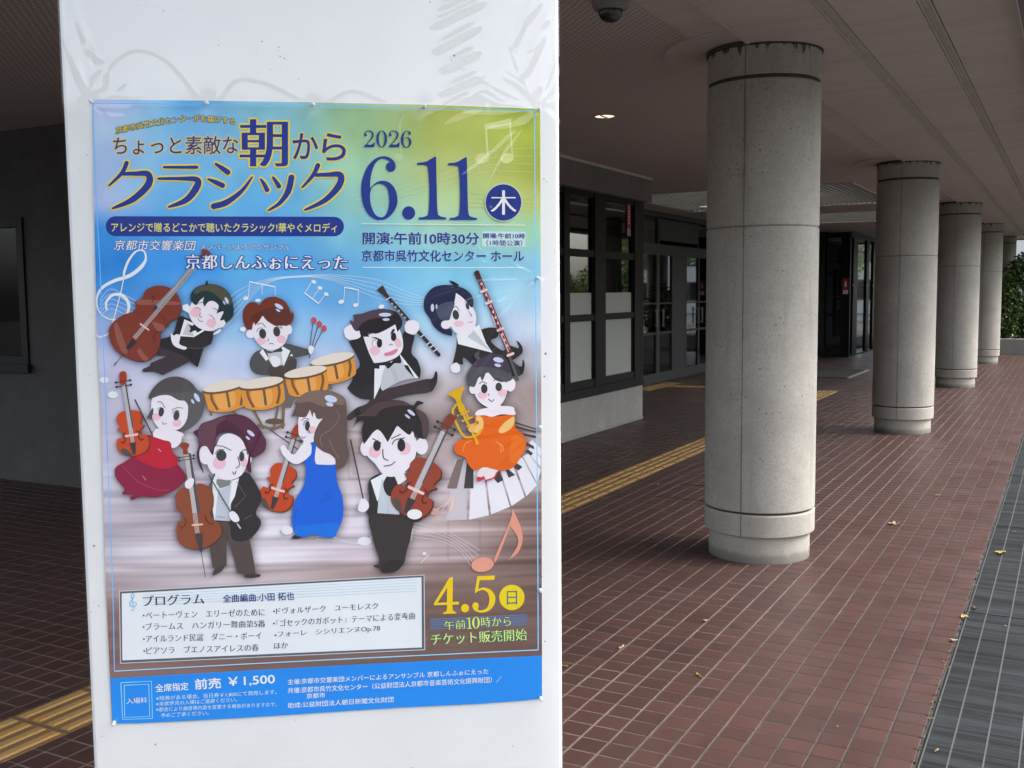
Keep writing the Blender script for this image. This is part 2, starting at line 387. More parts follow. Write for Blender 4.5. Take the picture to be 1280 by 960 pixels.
# drain grating ----------------------------------------------------------
gx0, gx1 = -0.374, 0.036
tr_ = MB(); tr_.box(-0.398, gx0 + .0, -1.6, 27.9, -0.2, -0.03); tr_.box(gx0, gx1, -1.6, 27.9, -0.2, -0.06)
tr_.build('drain_channel', M_dark, kind='structure')
dg = empty('drain_grating', (gx0, 0, 0), label='dark steel drain grating with fine cross bars along the open edge of the walkway', cat='grating')
def panel(L=2.0):
    a = MB()
    for xb in (0.0, 0.078, 0.178, 0.278, 0.378): a.box(xb, xb + .005, 0.004, L - .004, -.03, .0008)
    a.box(0.405, .41, 0.004, L - .004, -.03, .0008)
    b = MB(); k = 0; y = 0.006
    while y < L - .008:
        b.box(.005, .405, y, y + .0108, -.022, -.0012); y += 0.0125
    return a, b
A, B = panel(); fr0 = A.build('bearing_bars', mat('worn_bar_steel', (.10, .105, .11), .5, .3), dg); sl0 = B.build('grate_bars', M_grate, dg, kind='stuff')
fr0.location = (0, 1.15, 0); sl0.location = (0, 1.15, 0)
for k in list(range(-1, 0)) + list(range(1, 13)):
    for s0 in (fr0, sl0):
        o = s0.copy(); C.objects.link(o); o.parent = dg; o.location = (random.uniform(-.002, .002), 1.15 + 2.0 * k, random.uniform(-.001, .001))

# ------------------------------------------------------------------ columns
def lathe(prof, n=72):
    a = MB(); vs = [(r * cos(2 * pi * i / n), r * sin(2 * pi * i / n), z) for r, z in prof for i in range(n)]
    fs = [(k * n + i, k * n + (i + 1) % n, (k + 1) * n + (i + 1) % n, (k + 1) * n + i) for k in range(len(prof) - 1) for i in range(n)]
    a.add(vs, fs); return a
R0 = 0.308
def groove_sec(z0, z1, r=R0, c=0.006):
    return [(r - .02, z0), (r - c, z0), (r, z0 + c), (r, z1 - c), (r - c, z1), (r - .02, z1)]
LBL = ['nearest round concrete column, tallest in view, with leaves on the tiles around it',
       'second round concrete column from the camera, just beyond the nearest one',
       'third round concrete column, partly hidden behind the second one',
       'fourth round concrete column, in front of the low planter wall',
       'farthest round concrete column, half covered by shrubs behind the low wall']
src = None; parts = []
def rough_lathe(name, prof, mt, parent, amp=0.0012):
    o = lathe(prof).build(name, mt, parent, smooth=False)
    for p in o.data.polygons: p.use_smooth = True
    m = o.modifiers.new('e', 'EDGE_SPLIT'); m.split_angle = radians(35)
    return o
for ci, cy in enumerate(COLY):
    e = empty('round_column', (COLX, cy, 0), label=LBL[ci], cat='column', group='round concrete columns along the walkway')
    if src is None:
        src = e
        rough_lathe('plinth', [(.283, -.01), (.283, .148), (.26, .148)], M_colb, e)
        rough_lathe('base_ring', [(.27, .1485), (R0 - .006, .1485), (R0, .156), (R0 + .001, .268), (R0 - .004, .275), (.29, .276)], M_colb, e)
        rough_lathe('base_groove', [(.2925, .276), (.2925, .287)], M_grime, e)
        rough_lathe('shaft_section', groove_sec(.287, 1.846, c=.005), M_col, e)
        rough_lathe('shaft_section', groove_sec(1.852, 2.625, c=.005), M_col, e)
        rough_lathe('joint_groove', [(R0 - .005, 1.846), (R0 - .005, 1.852)], M_seam, e)
        rough_lathe('top_groove', [(R0 - .009, 2.625), (R0 - .009, 2.645)], M_grime, e)
        rough_lathe('shaft_section', groove_sec(2.645, 2.80, c=.005), M_col, e)
        rough_lathe('top_rim', [(R0 - .01, 2.80), (R0 + .008, 2.80), (R0 + .008, 2.818), (R0 - .01, 2.818)], M_grime, e)
        rough_lathe('neck', [(R0 - .006, 2.818), (R0 - .006, 2.85)], M_grime, e)
        # formwork seams, facing the camera a little left of centre, and round the back
        for ang in (-93.5, 86):
            s_ = MB(); a0 = radians(ang); w_ = .0065
            for z0, z1 in ((.288, 1.846), (1.852, 2.625), (2.645, 2.80), (.152, .272)):
                zz = z0
                while zz < z1 - 1e-6:
                    ze = min(z1, zz + random.uniform(.05, .16)); ww = w_ * random.uniform(.55, 1.15)
                    M = Matrix.Rotation(a0, 4, 'Z')
                    s_.box(R0 - .005, R0 + .0012 + random.uniform(0, .0008), -ww / 2, ww / 2, zz, ze, M); zz = ze
            s_.build('formwork_seam', M_seam, e)
        parts = [c for c in e.children]
    else:
        for c in parts:
            o = c.copy(); C.objects.link(o); o.parent = e

# ------------------------------------------------------------------ roof slab, soffits, skylights
ZM = 2.835; ZS = 2.805
RY0, RY1 = -0.1, 30.2
roof = MB(); XL = -12.0; XR = 0.15
sky1 = (-5.6, -2.41, 13.34, 16.7); sky2 = (-5.6, -2.41, 18.3, 21.0)
ys = [RY0, sky1[2], sky1[3], sky2[2], sky2[3], RY1]
for k in range(5):
    if k in (1, 3):
        roof.box(XL, sky1[0], ys[k], ys[k + 1], ZM + .03, 3.35); roof.box(sky1[1], -1.535, ys[k], ys[k + 1], ZM + .03, 3.35)
    else: roof.box(XL, -1.535, ys[k], ys[k + 1], ZM + .03, 3.35)
roof.box(-1.535, XR, RY0, RY1, ZS + .04, 3.35)
roof.build('roof', M_soffit, kind='structure')
# perforated ceiling, with plain rim along its edge and round each column
MX = -1.82
pc = MB()
for k in range(5):
    if k in (1, 3):
        pc.box(XL, sky1[0], ys[k], ys[k + 1], ZM, ZM + .028); pc.box(sky1[1], MX, ys[k], ys[k + 1], ZM, ZM + .028)
    else: pc.box(XL, MX, ys[k], ys[k + 1], ZM, ZM + .028)
pc.build('ceiling', M_mesh, kind='structure')
ce = MB(); ce.box(MX + .001, -1.555, RY0, RY1, ZM - .003, ZM + .028); ce.box(-1.553, -1.535, RY0, RY1, ZS - .004, ZM + .028)
ce.build('ceiling_edge', M_soffit, kind='structure')
for i, cy in enumerate(COLY):
    a = MB(); n = 56; r1, r2 = R0 - .03, .545
    vs = []; fs = []
    angs = [radians(90) + pi * k / n for k in range(n + 1)]
    for z in (ZM - .012, ZM + .001):
        for r in (r1, r2): vs += [(r * cos(t), r * sin(t), z) for t in angs]
    N = n + 1
    for k in range(n):
        fs += [(k, N + k, N + k + 1, k + 1), (N + k, 3 * N + k, 3 * N + k + 1, N + k + 1)]
    a.add(vs, fs); o = a.build('ceiling_collar', M_soffit, loc=(COLX, cy, 0), kind='structure')
# outer soffit: three long boards with recessed joints between
def soff(x0, x1, z=ZS): 
    a = MB(); a.box(x0, x1, RY0 + .01, RY1 - .01, z, z + .035); a.build('soffit_board', M_soffit, roofp)
roofp = bpy.data.objects['roof']
soff(-1.533, -1.085); soff(-1.015, -.662); soff(-.598, -.262)
for x0, x1 in ((-1.085, -1.015), (-.662, -.598)):
    a = MB(); a.box(x0 + .001, x1 - .001, RY0 + .012, RY1 - .012, ZS + .016, ZS + .038)
    a.box(x0 + .006, x0 + .013, RY0 + .012, RY1 - .012, ZS - .004, ZS + .0155); a.box(x1 - .013, x1 - .006, RY0 + .012, RY1 - .012, ZS - .004, ZS + .0155)
    a.build('soffit_joint', M_soffit, roofp)
a = MB(); a.box(-.261, -.245, RY0, RY1, ZS - .012, ZS + .03); a.build('eave_strip', M_white, roofp)  # plain white strip along the eave edge
a = MB(); a.box(-.243, XR + .01, RY0 - .02, RY1 + .02, ZS - .07, ZS + .036); a.build('gutter', M_fascia, roofp)
a = MB(); a.box(XL, XR, RY1 + .001, RY1 + .25, ZS - .03, 3.4); a.build('end_beam', M_fascia, roofp)
# skylights: louvre fins under open light wells
for sk, lb in ((sky1, 'large louvred skylight panel in the ceiling, nearer of the two'), (sky2, 'louvred skylight panel in the ceiling beyond the first one')):
    e = empty('louvred_skylight', (sk[0], sk[2], ZM), label=lb, cat='skylight', group='skylights in the ceiling')
    L = sk[3] - sk[2]; W = sk[1] - sk[0]
    a = MB(); x = .03; first_f = None
    while x < W - .03:
        if first_f is None:
            b = MB(); b.box(-.017, .017, .012, L - .012, 0.0, .035); first_f = b.build('fin', M_seam, e); first_f.location = (x, 0, 0)
        else:
            o = first_f.copy(); C.objects.link(o); o.parent = e; o.location = (x, 0, 0)
        x += .075
    f_ = MB(); f_.box(0, W, 0, .01, -.012, .4); f_.box(0, W, L - .01, L, -.012, .4); f_.box(0, .01, .01, L - .01, -.012, .4); f_.box(W - .01, W, .01, L - .01, -.012, .4)
    f_.build('frame', M_soffit, e)
    p_ = MB(); p_.box(.011, W - .011, .011, L - .011, .38, .386)
    mm = bpy.data.materials.get('opal_panel') or mat('opal_panel', (0.8, 0.82, 0.82), 0.6)
    mm.node_tree.nodes['Principled BSDF'].inputs['Transmission Weight'].default_value = 0.0
    # opal sheet: half diffuse reflection, half diffuse transmission
    if 'opalset' not in mm:
        t = mm.node_tree; tl = t.nodes.new('ShaderNodeBsdfTranslucent'); tl.inputs['Color'].default_value = (.75, .77, .76, 1)
        t.links.new(tl.outputs[0], t.nodes['Material Output'].inputs['Surface']); mm['opalset'] = 1
    p_.build('opal_panel', mm, e)
# ------------------------------------------------------------------ building walls
# left wall facing the camera, with a window
WY = 5.47
bw = empty('concrete_wall', (-7.5, WY, 0), label='dark concrete wall with a black framed window left of the white pillar', cat='wall')
a = MB()
wx0, wx1, wz0, wz1 = -9.0, -7.375, .93, 2.14
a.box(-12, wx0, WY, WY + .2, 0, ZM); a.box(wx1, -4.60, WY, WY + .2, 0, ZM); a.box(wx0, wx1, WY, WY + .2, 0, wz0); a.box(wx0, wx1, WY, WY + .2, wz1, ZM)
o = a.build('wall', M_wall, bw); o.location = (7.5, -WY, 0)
f = MB(); f.box(wx1 - .075, wx1, WY - .02, WY + .05, wz0, wz1); f.box(wx0, wx1 - .076, WY - .02, WY + .05, wz1 - .07, wz1)
f.box(wx0, wx1 - .076, WY - .02, WY + .05, wz0, wz0 + .10); f.box(wx0 - .0, wx1 + .03, WY - .05, WY - .021, wz0 - .03, wz0 + .04); f.box(-8.2, -8.13, WY - .015, WY + .04, wz0 + .1, wz1 - .07)
o = f.build('window_frame', M_black, bw); o.location = (7.5, -WY, 0)
f = MB(); f.box(wx0, wx1 - .076, WY + .015, WY + .02, wz0 + .1, wz1 - .07); o = f.build('pane', glass_mat('dark_window_glass', (.2, .2, .2), .045), bw); o.location = (7.5, -WY, 0)
# interior of the building
it = MB(); it.box(-12, -4.62, WY + .9, WY + 1.0, 0, ZM); it.box(-9.6, -9.5, 6.5, 29, 0, ZM); it.box(-12, -6.2, 29, 29.1, 0, ZM)
it.box(-9.5, -6.25, 11.7, 11.8, 0, ZM)
it.build('interior_wall', M_int, kind='structure')
f = MB(); f.box(-9.6, -6.05, 5.7, 29, -.01, .004); f.build('interior_floor', M_int, kind='structure')

# window bay ------------------------------------------------------------
BX = -4.46
by0, by1 = WY, 11.52
bay = empty('window_bay', (BX, 8.5, 0), label='projecting bay with black framed windows on a pale concrete base', cat='window bay')
def put(mb, name, mt, parent, root, **k):
    o = mb.build(name, mt, parent, **k)
    if parent is root: o.location = -Vector(root.location)
    return o
a = MB(); a.box(BX - .14, BX, by0 - .001, by1, 0, .405); a.box(BX - 1.6, BX - .141, by1 - .14, by1, 0, .405); put(a, 'base_wall', M_plinth, bay, bay)
a = MB()
y = by0
while y < by1 + .01:
    L = random.uniform(.05, .2); a.box(BX + .0, BX + .006 + random.uniform(0, .006), y, min(y + L, by1 + .004), 0, .018 + random.uniform(0, .012)); y += L
put(a, 'mortar_fillet', M_low, bay, bay, kind='stuff')
a = MB(); a.box(BX - .17, BX + .02, by0 - .001, by1 + .012, .406, .45); put(a, 'sill', M_black, bay, bay)
a = MB(); a.box(BX - .20, BX + .09, by0 - .001, by1 + .06, 2.553, ZM - .001); put(a, 'fascia', M_fascia, bay, bay)
a = MB(); a.box(BX - .03, BX + .10, by0 - .001, by1 + .07, ZM - .03, ZM - .002); put(a, 'fascia_trim', M_soffit, bay, bay)
mod = 0.955; ym = [9.415 - 4 * mod, 9.415 - 3 * mod, 9.415 - 2 * mod, 9.415 - mod, 9.415, 10.25, 11.33]
rails = [(.451, .585), (1.205, 1.275), (1.875, 1.95), (2.50, 2.552)]
fr = MB()
for k, yc in enumerate(ym):
    w_ = .065 if k < 5 else (.14 if k == 5 else .085)
    fr.box(BX - .07, BX + .012, yc - w_, yc + w_, .451, 2.552)
fr.box(BX - .07, BX + .012, by1 - .10, by1 - .0, .451, 2.552)
put(fr, 'mullion', M_black, bay, bay)
fr = MB()
for z0, z1 in rails: fr.box(BX - .06, BX + .004, by0, by1 - .1, z0, z1)
fr.box(BX - .03, BX + .03, by0, by1 - .1, .452, .50)
# sliding sash frames, a little inside
for k in range(len(ym) - 1):
    w0 = .065 if k < 5 else .14; w1 = .065 if k + 1 < 5 else (.14 if k + 1 == 5 else .085)
    y0, y1 = ym[k] + w0, ym[k + 1] - w1
    for i in range(3):
        z0, z1 = rails[i][1], rails[i + 1][0]
        fr.box(BX - .05, BX - .012, y0, y0 + .022, z0, z1); fr.box(BX - .05, BX - .012, y1 - .022, y1, z0, z1)
put(fr, 'transom', M_black, bay, bay)
for k in range(3, len(ym) - 1):
    w0 = .065 if k < 5 else .14; w1 = .065 if k + 1 < 5 else (.14 if k + 1 == 5 else .085)
    y0, y1 = ym[k] + w0, ym[k + 1] - w1
    for i in range(3):
        z0, z1 = rails[i][1], rails[i + 1][0]
        p = MB(); p.box(BX - .034, BX - .028, y0, y1, z0, z1); po = put(p, 'pane', M_glass, bay, bay)
        if i < 2:
            q_ = MB(); q_.box(BX - .0275, BX - .0265, y0, y1, z0, z1 if i == 0 else 1.50); fo = q_.build('frosted_film', M_frost, po)
# interior behind the bay
a = MB(); a.box(BX - 1.55, BX - 1.5, WY + 1, by1 - .15, 0, ZM); a.build('interior_partition', M_int, kind='structure')
# red vertical notice on the top pane
rs = empty('window_notice', (BX - .02, 11.13, 2.38), label='tall narrow red notice inside the upper right bay window', cat='sign')
a = MB(); a.box(0, .004, -.055, .055, -.15, .17); a.build('notice_sheet', M_red, rs)
a = MB()
for k in range(7): a.box(.004, .0052, -.012, .016, -.10 + k * .035, -.078 + k * .035)
a.build('lettering', M_white, rs)
a = MB(); a.box(0, .004, -.055, .055, -.235, -.151); a.build('white_field', M_alul, rs)

# entrance glazing, recessed ---------------------------------------------
DX = -6.1
eg = empty('entrance_doors', (DX, 17.5, 0), label='recessed dark grey metal entrance with glass doors beyond the window bay', cat='doors')
a = MB(); a.box(DX - .08, DX + .03, 11.55, 24.2, 2.12, 2.30); a.box(DX - .06, DX + .05, 11.55, 24.2, 2.745, 2.80); put(a, 'header', M_alu, eg, eg)
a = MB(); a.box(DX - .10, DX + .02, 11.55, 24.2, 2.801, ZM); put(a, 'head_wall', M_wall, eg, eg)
a = MB(); a.box(DX - .02, DX + .01, 16.52, 18.5, 2.37, 2.73); put(a, 'sign_panel', M_alu, eg, eg)
posts = [11.6, 12.6, 13.6, 14.6, 15.55, 16.37, 17.14, 17.84, 18.57, 19.3, 20.2, 21.1, 22.0, 23.0, 24.1]
fr = MB()
for yy in posts: fr.box(DX - .05, DX + .012, yy - .0, yy + (.15 if yy in (16.37, 17.14) else .07), .02, 2.119)
put(fr, 'post', M_alu, eg, eg)
fr = MB()
for yy in (15.5, 16.45, 18.52, 20.2, 22.0): fr.box(DX - .04, DX + .008, yy, yy + .06, 2.301, 2.744)
put(fr, 'transom_post', M_alu, eg, eg)
fr = MB(); fr.box(DX - .045, DX + .02, 11.6, 24.1, .0, .14)
fr.box(DX - .03, DX + .006, 11.6, 24.1, .79, .83); fr.box(DX - .03, DX + .006, 11.6, 24.1, 1.30, 1.325)
put(fr, 'rail', M_alu, eg, eg)
a = MB(); a.box(DX - .03, DX + .009, 17.30, 17.84, .141, 2.118); put(a, 'solid_panel', M_alu, eg, eg)
for k in range(3, len(posts) - 1):
    if k == 6: continue
    p = MB(); p.box(DX - .02, DX - .012, posts[k] + .07, posts[k + 1], .141, 2.118); put(p, 'pane', M_glassd, eg, eg)
p = MB(); p.box(DX - .024, DX - .021, 15.56, 16.44, 2.301, 2.744); put(p, 'pane', M_glassd, eg, eg)
p = MB(); p.box(DX - .024, DX - .021, 18.59, 20.19, 2.301, 2.744); put(p, 'pane', M_glassd, eg, eg)
for yy in (16.30, 16.62, 18.5, 18.72):
    a = MB(); a.box(DX + .03, DX + .05, yy - .012, yy + .012, .92, 1.22); a.box(DX + .01, DX + .03, yy - .008, yy + .008, .94, .96); a.box(DX + .01, DX + .03, yy - .008, yy + .008, 1.18, 1.20)
    put(a, 'pull_handle', M_alul, eg, eg)

# end wall and vestibule ---------------------------------------------------
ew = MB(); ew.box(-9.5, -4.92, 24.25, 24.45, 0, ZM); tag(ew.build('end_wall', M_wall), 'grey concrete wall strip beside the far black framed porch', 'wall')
VX0, VX1, VY = -4.91, -4.36, 24.0
vt = empty('glass_porch', (VX1, VY, 0), label='far black framed glass porch standing between the first two columns in view', cat='porch')
a = MB()
a.box(VX0, VX0 + .05, VY, VY + .08, 0, 2.80); a.box(VX1 - .20, VX1, VY, VY + .08, 0, 2.80)
for z0, z1 in ((0, .09), (.93, .98), (1.85, 1.9), (2.68, 2.80)): a.box(VX0 + .05, VX1 - .20, VY + .002, VY + .07, z0, z1)
put(a, 'front_frame', M_black, vt, vt)
a = MB()
for y0, y1 in ((24.08, 24.12), (24.42, 24.95), (26.15, 26.5), (27.1, 27.5), (29.0, 29.3)): a.box(VX1 - .07, VX1 - .001, y0, y1, 0, 2.69)
a.box(VX1 - .08, VX1 + .02, VY + .081, 29.3, 2.692, 2.79); a.box(VX1 - .06, VX1 - .004, VY + .081, 29.3, .0, .03)
put(a, 'side_frame', M_black, vt, vt)
for y0, y1 in ((24.12, 24.42), (24.95, 26.15), (26.5, 27.1), (27.5, 29.0)):
    p = MB(); p.box(VX1 - .04, VX1 - .033, y0, y1, .031, 2.69); put(p, 'pane', glass_v if 'glass_v' in globals() else M_glassd, vt, vt)
    p = MB(); p.cyl((0, 0), .02, .02, -.02, .02, 12); o = p.build('knob', M_alul, vt); o.location = (.01, y1 - VY - .06, 1.62)
for z0, z1 in ((.09, .93), (.98, 1.85), (1.9, 2.68)):
    p = MB(); p.box(VX0 + .05, VX1 - .20, VY + .03, VY + .036, z0, z1); put(p, 'pane', M_glassd, vt, vt)
p = MB(); p.box(VX0 - .8, VX0 - .75, VY + .5, 29, 0, 2.8); put(p, 'back_wall', M_int, vt, vt)
p = MB(); p.box(VX0, VX1 - .2, VY + .35, VY + .37, 0.0, 2.68); put(p, 'inner_blind', M_int, vt, vt)
rs = empty('red_notice', (VX1 - .09, VY - .006, 1.6), label='small red notice with white figure on the black porch frame', cat='sign')
a = MB(); a.box(-.07, .07, -.003, .0, -.09, .17); a.build('notice_sheet', M_red, rs)
a = MB(); a.box(-.02, .02, -.0045, -.0031, -.02, .08); a.cyl((0, -.0038), .012, .012, .09, .112, 8); a.box(-.055, .055, -.0045, -.0031, -.18, -.092); a.build('pictogram', M_white, rs)

# far low wall and planter --------------------------------------------------
a = MB(); a.box(-3.9, 8.0, 26.15, 26.35, -.02, .36); o = a.build('planter_wall', M_low, bevel=.01); tag(o, 'low pale concrete planter wall closing the far end of the walkway', 'wall')
a = MB(); a.box(-3.9, 8, 26.35, 33, -.02, .28); a.build('soil', mat('soil', (.05, .038, .028), .95), kind='structure')

# ------------------------------------------------------------------ ceiling fittings
def downlight(x, y, lit, lb):
    e = empty('downlight', (x, y, ZM), label=lb, cat='ceiling light', group='downlights in the perforated ceiling')
    a = MB(); n = 32; r1, r2 = .075, .09
    vs = [(r * cos(2 * pi * i / n), r * sin(2 * pi * i / n), z) for r, z in ((r2, -.001), (r2, -.006), (r1, -.006), (r1 - .004, .001)) for i in range(n)]
    a.add(vs, [(k * n + i, k * n + (i + 1) % n, (k + 1) * n + (i + 1) % n, (k + 1) * n + i) for k in range(3) for i in range(n)])
    a.build('trim_ring', M_soffit, e, smooth=True)
    a = MB(); a.cyl((0, 0), .072, .072, -.0035, -.0025, 32)
    m = bpy.data.materials.new('lamp_face'); m.use_nodes = True; b = m.node_tree.nodes['Principled BSDF']
    b.inputs['Base Color'].default_value = (.3, .25, .22, 1); b.inputs['Emission Color'].default_value = (1, .72, .55, 1); b.inputs['Emission Strength'].default_value = .45 if lit else .02
    if not lit: b.inputs['Base Color'].default_value = (.02, .02, .02, 1)
    a.build('lamp_face', m, e)
    if lit:
        a = MB(); a.box(-.006, .006, -.07, .07, -.012, -.0036); a.build('divider', M_soffit, e)
downlight(-3.156, 7.355, True, 'lit oval downlight in the ceiling left of the nearest column')
downlight(-5.10, 15.85, True, 'small lit downlight in the ceiling in front of the entrance doors')
downlight(-5.77, 16.13, False, 'unlit dark downlight in the ceiling above the entrance header')
dc = empty('dome_camera', (-1.88, 4.45, ZM), label='white security dome camera with a dark glass ball under the ceiling', cat='camera')
def ball(r, z0, zs, n=32, m=10, half=True):
    a = MB(); vs = [];
    for k in range(m + 1):
        t = pi / 2 * k / m; rr = r * cos(t); zz = z0 - zs * sin(t)
        vs += [(max(rr, .0004) * cos(2 * pi * i / n), max(rr, .0004) * sin(2 * pi * i / n), zz) for i in range(n)]
    a.add(vs, [(k * n + i, (k + 1) * n + i, (k + 1) * n + (i + 1) % n, k * n + (i + 1) % n) for k in range(m) for i in range(n)]); return a
M_dome = mat('dark_dome', (.012, .014, .018), .06, spec=.8); M_cw = mat('camera_housing', (.20, .20, .19), .5)
a = MB(); a.cyl((0, 0), .078, .088, -.055, -.0005, 36); a.build('housing', M_cw, dc, smooth=False, bevel=.006)
a = MB(); a.cyl((0, 0), .066, .07, -.062, -.0551, 36); a.build('collar', M_cw, dc)
ball(.056, -.0622, .052).build('dome', M_dome, dc, smooth=True)

# ------------------------------------------------------------------ fallen leaves
def leaf_mat(n, c): 
    m = mat(n, c, .65); q = NT(m); geo = q.n('ShaderNodeNewGeometry'); 
    q.l(q.mix(q.noise(geo.outputs['Position'], 120, 4), tuple(x * .6 for x in c), tuple(min(1, x * 1.25) for x in c)), q.b.inputs['Base Color']); return m
LM = [leaf_mat('yellow_leaf', (.42, .30, .08)), leaf_mat('tan_leaf', (.36, .27, .17)), leaf_mat('brown_leaf', (.22, .13, .07))]
def leaf(x, y, z, size, mi, lobes, lb):
    e = empty('fallen_leaf', (x, y, z), rz=random.uniform(0, 6.28), label=lb, cat='leaf', group='fallen leaves on the ground')
    a = MB(); n = 30; vs = [(0, 0, .004)]
    for i in range(n):
        t = 2 * pi * i / n
        r = size * (0.55 + .45 * abs(cos(lobes * t / 2)) ** 1.5) * (1 + .15 * random.uniform(-1, 1)) * (1 if lobes > 2 else 1)
        sx, sy = (1, 1) if lobes > 2 else (1, .55)
        vs.append((r * cos(t) * sx, r * sin(t) * sy, .003 + size * (.35 * random.random() * (r / size) + .25 * abs(sin(1.5 * t + x * 9)))))
    vs2 = [(a_, b_, c_ - .0008) for a_, b_, c_ in vs]
    fs = [(0, 1 + i, 1 + (i + 1) % n) for i in range(n)] + [(n + 1, n + 2 + (i + 1) % n, n + 2 + i) for i in range(n)] + [(1 + i, n + 2 + i, n + 2 + (i + 1) % n, 1 + (i + 1) % n) for i in range(n)]
    a.add(vs + vs2, fs); a.build('blade', LM[mi], e)
    s_ = MB(); s_.box(-size * 1.9, -size * .3, -.0012, .0012, .004, .0065, Matrix.Rotation(-.06, 4, 'Y')); s_.build('stalk', LM[2], e)
G = -.001
for x, y, z, s, mi, lo, lb in (
    (-1.743, 3.648, 0, .022, 0, 2, 'yellow leaf on the tiles touching the right edge of the white pillar in view'),
    (-1.622, 3.952, 0, .024, 1, 2, 'pale tan leaf with a thin stalk on the tiles just right of the white pillar'),
    (-1.235, 3.799, 0, .019, 0, 2, 'small yellow leaf lying alone on the near tiles below the nearest column'),
    (-.952, 6.888, 0, .042, 1, 5, 'curled pale leaf on the tiles to the right of the nearest column'),
    (-.302, 6.389, G, .038, 0, 5, 'star shaped bright yellow leaf lying on the drain grating'),
    (-.383, 5.046, 0, .026, 0, 3, 'yellow leaf caught in the groove beside the grating, farther of two'),
    (-.392, 4.674, 0, .022, 1, 3, 'tan leaf caught in the groove beside the grating, nearer of two'),
    (-2.789, 7.551, 0, .030, 1, 2, 'pale leaf between the yellow guide strip and the nearest column'),
    (-1.418, 4.46, 0, .018, 1, 3, 'crumpled tan leaf on the tiles in front of the nearest column'),
    (-1.414, 4.705, 0, .009, 2, 3, 'tiny brown leaf scrap in front of the nearest column'),
    (-.807, 8.005, 0, .022, 1, 3, 'small pale leaf on the tiles well beyond the nearest column'),
    (-.335, 3.514, G, .012, 1, 2, 'small pale leaf on the nearest end of the grating'),
    (-.207, 4.993, G, .008, 1, 3, 'tiny pale speck of leaf on the grating beside the picture edge'),
    (-.867, 9.542, 0, .016, 1, 3, 'small pale leaf on the tiles near the second column'),
    (-.350, 5.21, G, .024, 2, 2, 'brown leaf lying on the grating edge near the two caught leaves'),
    (-.26, 7.0, G, .012, 1, 3, 'tiny pale leaf on the grating beyond the star shaped leaf'),
    (-.66, 3.55, 0, .006, 2, 3, 'tiny dark scrap on the near tiles beside the grating')):
    leaf(x, y, z, s * .8, mi, lo, lb)

# ------------------------------------------------------------------ plants
def foliage_mat(n, c, c2):
    m = mat(n, c, .5, spec=.4); q = NT(m); geo = q.n('ShaderNodeNewGeometry')
    q.l(q.mix(q.ramp(q.noise(geo.outputs['Position'], 3.5, 4), [(.35, 0.), (.65, 1.)]), c, c2), q.b.inputs['Base Color'])
    q.b.inputs['Transmission Weight'].default_value = 0
    return m
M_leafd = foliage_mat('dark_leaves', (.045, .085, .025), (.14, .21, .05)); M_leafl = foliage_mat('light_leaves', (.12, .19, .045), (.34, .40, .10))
M_bark = mat('bark', (.07, .055, .04), .9)
def crown(cx, cy, cz, rx, ry, rz, n, size, mt, name, parent, zmin=.3):
    P = rng.normal(size=(n * 3, 3)); P /= np.linalg.norm(P, axis=1)[:, None]; rad = rng.uniform(.35, 1, n * 3) ** .5
    # clumps
    K = 26; ck = rng.normal(size=(K, 3)); ck /= np.linalg.norm(ck, axis=1)[:, None]
    d = (P[:, None, :] * ck[None]).sum(-1).max(1); rad *= .72 + .33 * (d > .86) + .12 * rng.random(n * 3)
    P = P * rad[:, None] * np.array([rx, ry, rz]) + np.array([cx, cy, cz]); P = P[P[:, 2] > zmin][:n]; n = len(P)
    u = rng.normal(size=(n, 3)); u /= np.linalg.norm(u, axis=1)[:, None]; t = rng.normal(size=(n, 3)); v_ = np.cross(u, t); v_ /= np.linalg.norm(v_, axis=1)[:, None]
    s = size * rng.uniform(.6, 1.3, n)[:, None]
    V = np.stack([P - u * s, P + v_ * s * .45 + np.array([0, 0, .15]) * s, P + u * s, P - v_ * s * .45 + np.array([0, 0, .15]) * s], 1).reshape(-1, 3)
    m = bpy.data.meshes.new(name); Fq = np.arange(4 * n).reshape(-1, 4)
    m.vertices.add(4 * n); m.vertices.foreach_set('co', V.ravel()); m.loops.add(4 * n); m.loops.foreach_set('vertex_index', Fq.ravel().astype(np.int32))
    m.polygons.add(n); m.polygons.foreach_set('loop_start', np.arange(0, 4 * n, 4)); m.update(calc_edges=True); m.materials.append(mt)
    o = bpy.data.objects.new(name, m); C.objects.link(o); o.parent = parent; o.matrix_parent_inverse = parent.matrix_world.inverted() if False else Matrix.Translation(-Vector(parent.location)); return o
def plant(name, x, y, rx, ry, zc, rz, n, size, mt, lb, cat, trunk=True, z0=.25, group=None):
    e = empty(name, (x, y, z0), label=lb, cat=cat, group=group)
    crown(x, y, zc, rx, ry, rz, n, size, mt, 'crown' if cat == 'tree' else 'foliage', e, zmin=z0 + .02)
    a = MB(); top = zc + rz * .3
    for k in range(5 if cat != 'tree' else 6):
        ang = k * 1.257 + x; r = .5 * rx if k else 0
        bx, by = r * cos(ang), r * sin(ang) * ry / rx; s0 = (.012 if cat != 'tree' else .09) * (1 if k else 1.6); s1 = s0 * .4
        zb = 0 if (cat != 'tree' or k == 0) else (zc - z0) * .45
        a.add([(-s0, -s0, zb), (s0, -s0, zb), (s0, s0, zb), (-s0, s0, zb), (bx - s1, by - s1, top - z0), (bx + s1, by - s1, top - z0), (bx + s1, by + s1, top - z0), (bx - s1, by + s1, top - z0)],
              [(0, 1, 5, 4), (1, 2, 6, 5), (2, 3, 7, 6), (3, 0, 4, 7), (4, 5, 6, 7)])
    a.build('trunk' if cat == 'tree' else 'stem', M_bark, e)
